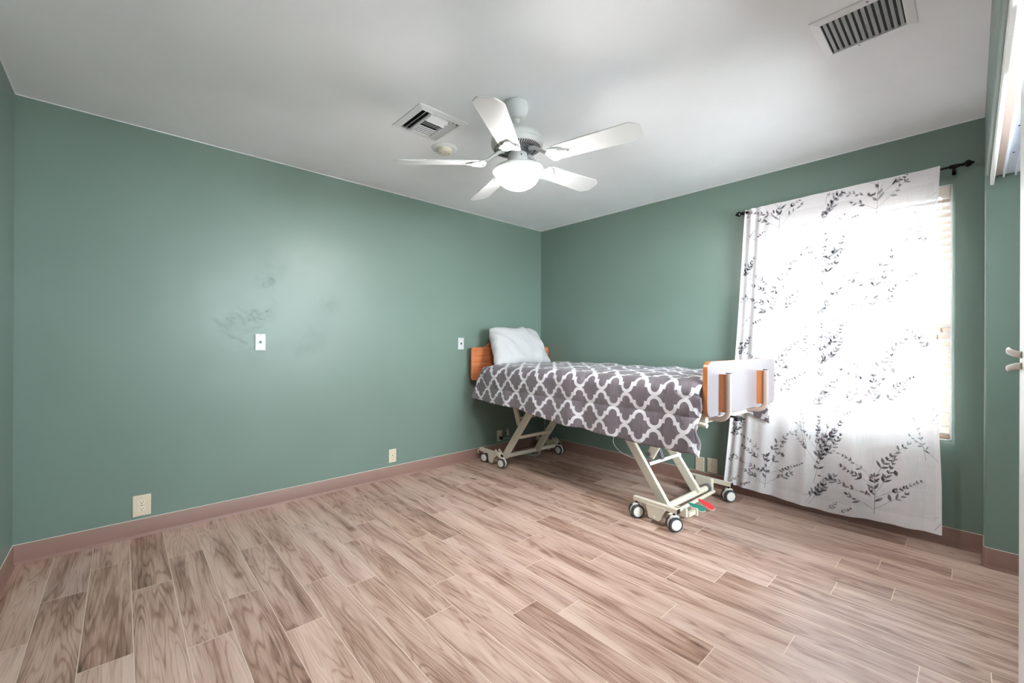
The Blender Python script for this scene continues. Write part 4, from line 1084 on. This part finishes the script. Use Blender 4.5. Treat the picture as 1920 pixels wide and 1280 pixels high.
# pillow
def build_pillow():
    n = 44; vs, fs = [], []
    def pt(p, q, s):
        ax = 0.385-0.085*(1+q)*0.5; ay = 0.215
        pinch = 1-0.055*(1-p*p)**1.2*abs(q)**6-0.0
        pinx = 1-0.050*(1-q*q)**1.2*abs(p)**6
        x = ax*p*pinx; y = ay*q*pinch
        # round the corners a little
        c = (abs(p)*abs(q))**7; x *= 1-0.06*c; y *= 1-0.05*c
        th = 0.098*((1-p**4)*(1-q**4))**0.46
        w = 0.022*smooth_noise(x*6, y*5, s*3+1)+0.014*smooth_noise(x*16+y*6, y*9, s*5)+0.006*smooth_noise(x*40+y*20, y*14, 3)
        w += 0.007*math.sin(30*x+44*y)*max(0, abs(p)-0.45)*2
        x += 0.008*smooth_noise(q*4, 0, 9)*abs(p)**3; y += 0.008*smooth_noise(p*5, 0, 4)*abs(q)**3
        th = max(0, th+w*min(1, th/0.03))
        return (x, y, s*th*(1.0 if s > 0 else 0.75))
    for s in (1, -1):
        for i in range(n+1):
            for j in range(n+1):
                p = math.sin(PI/2*(-1+2*i/n)); q = math.sin(PI/2*(-1+2*j/n)); vs.append(pt(p, q, s))
    k = n+1
    for s in (0, 1):
        for i in range(n):
            for j in range(n):
                a = s*k*k+i*k+j; f = (a, a+k, a+k+1, a+1); fs.append(f if s == 0 else f[::-1])
    me_v = vs; m = MB(); m.add(vs, fs)
    o = m.build('pillow', 'pillow', None, smooth=True, ang=180)
    bm = bmesh.new(); bm.from_mesh(o.data); bmesh.ops.remove_doubles(bm, verts=bm.verts, dist=0.0006); bmesh.ops.recalc_face_normals(bm, faces=bm.faces); bm.to_mesh(o.data); bm.free()
    Lm = Matrix.Translation(Vector(BLOC)) @ Matrix.Rotation(-BA, 4, 'Z')
    o.matrix_world = Lm @ Matrix.Translation((-0.075, 2.100, 1.118)) @ Matrix.Rotation(math.radians(2), 4, 'Z') @ Matrix.Rotation(math.radians(62), 4, 'X')
    tag(o, 'plump white pillow propped against the wooden headboard', 'pillow')
build_pillow()

# ------------------------------------------------------------------ cords under the bed
def build_cord():
    t = thing('power_cord', 'grey power cord looping from the outlet under the bed to the frame', 'cord', (2.93, YA-0.008, 0.165))
    L0 = Vector((2.93, YA-0.008, 0.165))
    def W(u, v, z):
        c, s = math.cos(BA), math.sin(BA); return Vector((BLOC[0]+u*s+v*c, BLOC[1]+u*c-v*s, z))-L0
    MB().span((-0.026, -0.040, -0.014), (0.000, -0.002, 0.014)).build('plug', 'black', t, bevel=0.004)
    def curve(name, P, r):
        P = [Vector(p) for p in P]; pts = []
        for i in range(len(P)-1):
            p0, p1, p2, p3 = P[max(0, i-1)], P[i], P[i+1], P[min(len(P)-1, i+2)]
            for k in range(8):
                s = k/8; pts.append(0.5*((2*p1)+(-p0+p2)*s+(2*p0-5*p1+4*p2-p3)*s*s+(-p0+3*p1-3*p2+p3)*s**3))
        pts.append(P[-1]); return MB().tube(pts, r, 8).build(name, 'cord', t, smooth=True)
    curve('cable', [(-0.012, -0.040, 0), (0.02, -0.075, 0.01), (0.055, -0.09, 0.0), (0.075, -0.10, -0.09), (0.10, -0.14, -0.150), (0.20, -0.24, -0.158), W(2.08, 0.06, 0.020), W(2.02, 0.13, 0.10), W(2.03, 0.16, 0.17), W(2.04, 0.175, 0.05), W(2.05, 0.20, 0.03), W(1.98, 0.19, 0.18), W(1.95, 0.16, 0.42), W(1.93, 0.10, 0.69)], 0.0035)
    curve('cable', [(0.10, -0.16, -0.150), (0.17, -0.31, -0.158), (0.28, -0.30, -0.157), W(2.08, 0.10, 0.012), W(2.11, 0.16, 0.030)], 0.003)
    c = curve('adapter_tail', [(0.078, -0.030, 0.095), (0.070, -0.035, 0.060), (0.085, -0.06, 0.02), (0.09, -0.09, -0.03)], 0.003)
    m = MB(); m.tube([(0.070, -0.018, 0.075), (0.078, -0.020, 0.062), (0.080, -0.022, 0.030), (0.074, -0.022, 0.012)], [0.016, 0.014, 0.014, 0.010], 10, flat=0.8); m.build('adapter', 'white_plastic', t, smooth=True)
    # slack loop near the foot end
    curve('cable', [W(0.62, -0.30, 0.60), W(0.70, -0.36, 0.53), W(0.72, -0.37, 0.46), W(0.66, -0.36, 0.40), W(0.57, -0.335, 0.372)], 0.0025)
build_cord()
